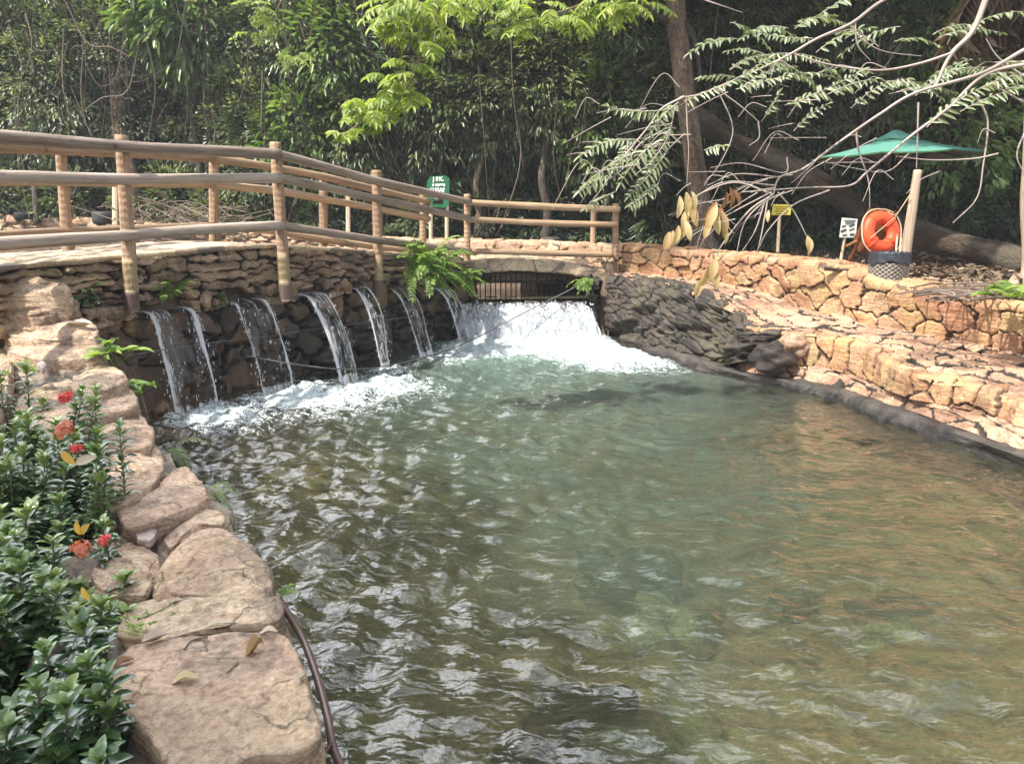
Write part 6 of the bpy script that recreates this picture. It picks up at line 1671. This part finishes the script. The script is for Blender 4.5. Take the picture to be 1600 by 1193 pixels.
# green sign
root = empty('sign', at_y(684, 380, 15.9)); tag(root, 'green sign with white writing and a dark square on two posts behind the bridge', 'sign')
Yg = 15.9
pts = [(667, 283), (672, 276), (695, 274), (702, 278), (702, 318), (696, 325), (677, 323), (667, 317)]
F_ = [at_y(x, y, Yg) for x, y in pts]; Bk = [p + Vector((0, .03, 0)) for p in F_]; n = len(F_)
me = bpy.data.meshes.new('board'); me.from_pydata([tuple(p) for p in F_ + Bk], [], [list(range(n)), list(range(2*n-1, n-1, -1))] + [[i, i+n, (i+1) % n+n, (i+1) % n] for i in range(n)])
link('board', me, M['sign_green'], root)
def text(body, px, py, Y, hpx, mat, parent, sx=1.0, shear=0.0):
    cu = bpy.data.curves.new('lettering', 'FONT'); cu.body = body; cu.align_x = 'CENTER'; cu.align_y = 'CENTER'; cu.size = hpx * Y / FPX * 1.38; cu.extrude = .002; cu.offset = .006; cu.shear = shear
    tmp = bpy.data.objects.new('lettering_curve', cu); COL.objects.link(tmp)
    me = bpy.data.meshes.new_from_object(tmp.evaluated_get(bpy.context.evaluated_depsgraph_get()))
    bpy.data.objects.remove(tmp); bpy.data.curves.remove(cu); me.materials.clear(); me.materials.append(M[mat])
    o = bpy.data.objects.new('lettering', me); COL.objects.link(o)
    p = at_y(px, py, Y); o.rotation_euler = (R(90), 0, 0); o.scale = (sx, 1, 1)
    o.parent = parent; o.location = p - parent.location
    return o
text('J RK,', 685, 280, Yg - .008, 6.0, 'sign_text', root, 1.0)
text('e nesse', 685, 288.5, Yg - .008, 5.0, 'sign_text', root, .95, .2)
text('LUGAR', 684, 297, Yg - .008, 6.0, 'sign_text', root, .85)
mb = MB(); p = at_y(684, 313, Yg - .006); mb.box(p, (15 * Yg / FPX, .008, 9 * Yg / FPX)); mb.build('dark_square', M['sign_black'], root)
for px in (673, 698):
    mb = MB(); mb.tube([at_y(px, 382, Yg + .06), at_y(px, 282, Yg + .06)], .04, 9, wob=.1); mb.build('post', M['pole'], root)
# yellow sign
Yy = 13.6; root = empty('sign', at_y(1220, 390, Yy)); tag(root, 'small yellow sign on a stick left of the white sign', 'sign')
def board(root, c, Y, mat, nm='board', th=.015):
    P = [at_y(x, y, Y) for x, y in c]; V = [tuple(p) for p in P] + [tuple(p + Vector((0, th, 0))) for p in P]
    mb = MB(); mb.add(V, [(0,1,2,3), (7,6,5,4)] + [(i, i+4, (i+1) % 4+4, (i+1) % 4) for i in range(4)]); return mb.build(nm, M[mat], root, smooth=False)
board(root, [(1208, 319), (1237, 320), (1235, 336), (1206, 336)], Yy, 'sign_yellow')
mb = MB()
for k in range(4):
    p = at_y(1221, 322.5 + k * 3.6, Yy - .006); mb.box(p, ((22 - (k % 2) * 5) * Yy / FPX, .004, .8 * Yy / FPX))
mb.build('lettering', M['stand'], root)
mb = MB(); mb.tube([at_y(1215, 394, Yy + .04), at_y(1219, 322, Yy + .04)], .03, 8, wob=.1); mb.build('post', M['pole'], root)
# white sign
Yw = 11.2; root = empty('sign', at_y(1318, 412, Yw)); tag(root, 'white notice sign with dark pictures on a stick beside the life ring', 'sign')
board(root, [(1316, 340), (1340, 342), (1337, 371), (1312, 371)], Yw, 'sign_white')
mb = MB()
for k in range(3):
    p = at_y(1328, 344 + k * 2.6, Yw - .006); mb.box(p, ((18 - k * 3) * Yw / FPX, .004, .8 * Yw / FPX))
for px, py, sx, sy, rr in ((1318, 360, 9, 2.2, .4), (1318.5, 353, 6, 1.6, .3), (1331, 352, 9, 1.6, .35), (1331, 358, 8, 1.4, .35), (1320, 367, 7, 1.5, .1), (1331, 366, 6, 2.5, 0)):
    p = at_y(px, py, Yw - .006); mb.box(p, (sx * Yw / FPX, .004, sy * Yw / FPX), Matrix.Rotation(-rr, 3, 'Y'))
mb.build('pictures', M['metal_dark'], root)
mb = MB(); mb.tube([at_y(1311, 420, Yw + .03), at_y(1320, 372, Yw + .03), at_y(1324, 345, Yw + .03)], .022, 8); mb.build('post', M['pole'], root)
# tyres and pots on the far bank
def tyre(px, py, Y, r, h, label, mat, nm, cat):
    c = at_y(px, py, Y); mb = MB()
    lathe(mb, [(r * .55, h * .15), (r * .9, 0), (r, h * .2), (r * 1.0, h * .8), (r * .9, h), (r * .6, h * .9), (r * .5, h * .3)], (c.x, c.y, c.z), 28)
    o = mb.build(nm, M[mat]); tag(o, label, cat)
tyre(40, 343, 17.1, .22, .16, 'old black tyre lying on the far stream wall', 'tyre', 'tyre', 'tyre')
tyre(163, 350, 17.1, .23, .27, 'dark grey ribbed pot standing on the far stream wall', 'pot', 'pot', 'pot')
tyre(862, 380, 15.4, .17, .12, 'small grey pot lying on the ground behind the right railing section', 'pot', 'pot', 'pot')
mb = MB(); mb.tube([at_y(180, 352, 16.7), at_y(180, 290, 16.9)], .06, 10, wob=.1); o = mb.build('wooden_post', M['pole']); tag(o, 'pale post standing beside the dark grey pot', 'post')
mb = MB(); mb.tube([at_y(56, 345, 17.0), at_y(53, 288, 17.1)], .05, 10, wob=.1); o = mb.build('wooden_post', M['bark_dark']); tag(o, 'thin dark post standing beside the black tyre', 'post')

# ---------------------------------------------------------------- leaf litter, brushwood
rgl = np.random.default_rng(4)
def litter(n, xr, yr, zoff, L, label, test=None, seed=0):
    X = rgl.uniform(*xr, n); Y = rgl.uniform(*yr, n)
    k = ~inside(X, Y, POOL) & ~inside(X, Y, STREAM) & ~inside(X, Y, terr)
    if test is not None: k &= test(X, Y)
    X, Y = X[k], Y[k]; n = len(X)
    P = np.stack([X, Y, ground_z(X, Y) + rgl.uniform(.0, zoff, n)], -1)
    D = rgl.normal(size=(n, 3)) * np.array([1, 1, .35]); N = np.array([0, 0, 1.]) + rgl.normal(size=(n, 3)) * .45
    lv = Leaves(); lv.add(P, D, N, L * rgl.uniform(.5, 1.3, n), L * .5, rgl.random(n) ** 1.5)
    o = lv.build('leaf_litter', M['leaf_litter']); tag(o, label, 'leaf litter', kind='stuff')
capd = [(p.x, p.y) for p in UP_TOP]
litter(16000, (-3, 13), (8, 19), .09, .12, 'brown fallen leaves covering the ground under the trees', lambda X, Y: (seg_dist(X, Y, capd) > .32) & ((X > 1.5) | (Y > 15.8)))
litter(900, (-3.2, -0.9), (1.2, 4.5), .02, .05, 'small brown leaf scraps on the soil under the flowering shrubs')
bp = at_y(300, 352, 16.9); root = link('brushwood', None, None) if False else None
mb = MB(); rb_ = random.Random(5)
for k in range(130):
    c = bp + Vector((rb_.gauss(0, .75), rb_.gauss(0, .25), rb_.uniform(-.1, .45))); a = rb_.uniform(0, 3.14); l = rb_.uniform(.25, .7)
    d = Vector((math.cos(a), rb_.uniform(-.4, .4), rb_.uniform(-.35, .5))) * l
    mb.tube(catmull([c - d, c + Vector((rb_.gauss(0, .05), 0, rb_.gauss(0, .05))), c + d], 4), rb_.uniform(.006, .016), 5, cap=False)
o = mb.build('brushwood_pile', M['twig']); tag(o, 'pile of cut dry branches behind the bridge crest', 'brushwood')
mb = MB()
for k in range(60):
    c = at_z(rb_.uniform(1440, 1570), rb_.uniform(445, 470), 1.27); a = rb_.gauss(.5, .6); l = rb_.uniform(.12, .4)
    d = Vector((math.cos(a), math.sin(a), rb_.uniform(-.1, .1))) * l
    mb.tube(catmull([c - d, c + Vector((rb_.gauss(0, .05), rb_.gauss(0, .05), .03)), c + d], 4), rb_.uniform(.005, .014), 5, cap=False)
o = mb.build('brushwood_pile', M['twig']); tag(o, 'dry sticks and bark scattered by the right-hand tree roots', 'brushwood')
# ---------------------------------------------------------------- thin bright haze hanging in the air of the clearing
hz = bpy.data.meshes.new('haze')
x0, x1, y0, y1, z0, z1 = -70, 70, -12, 60, -3.0, 34
hv = [(x, y, z) for x in (x0, x1) for y in (y0, y1) for z in (z0, z1)]
hz.from_pydata(hv, [], [(0, 1, 3, 2), (4, 6, 7, 5), (0, 4, 5, 1), (2, 3, 7, 6), (0, 2, 6, 4), (1, 5, 7, 3)])
hm, hnt = new_mat('haze')
pv = nd(hnt, 'ShaderNodeVolumePrincipled', {'Color': (0.92, 0.95, 1.0, 1), 'Density': 0.0015, 'Anisotropy': 0.2})
nd(hnt, 'ShaderNodeOutputMaterial', {'Volume': pv.outputs[0]})
ho = link('haze', hz, hm)
tag(ho, 'faint milky haze in the air between the trees', 'haze', kind='stuff')
scene.cycles.volume_bounces = 0
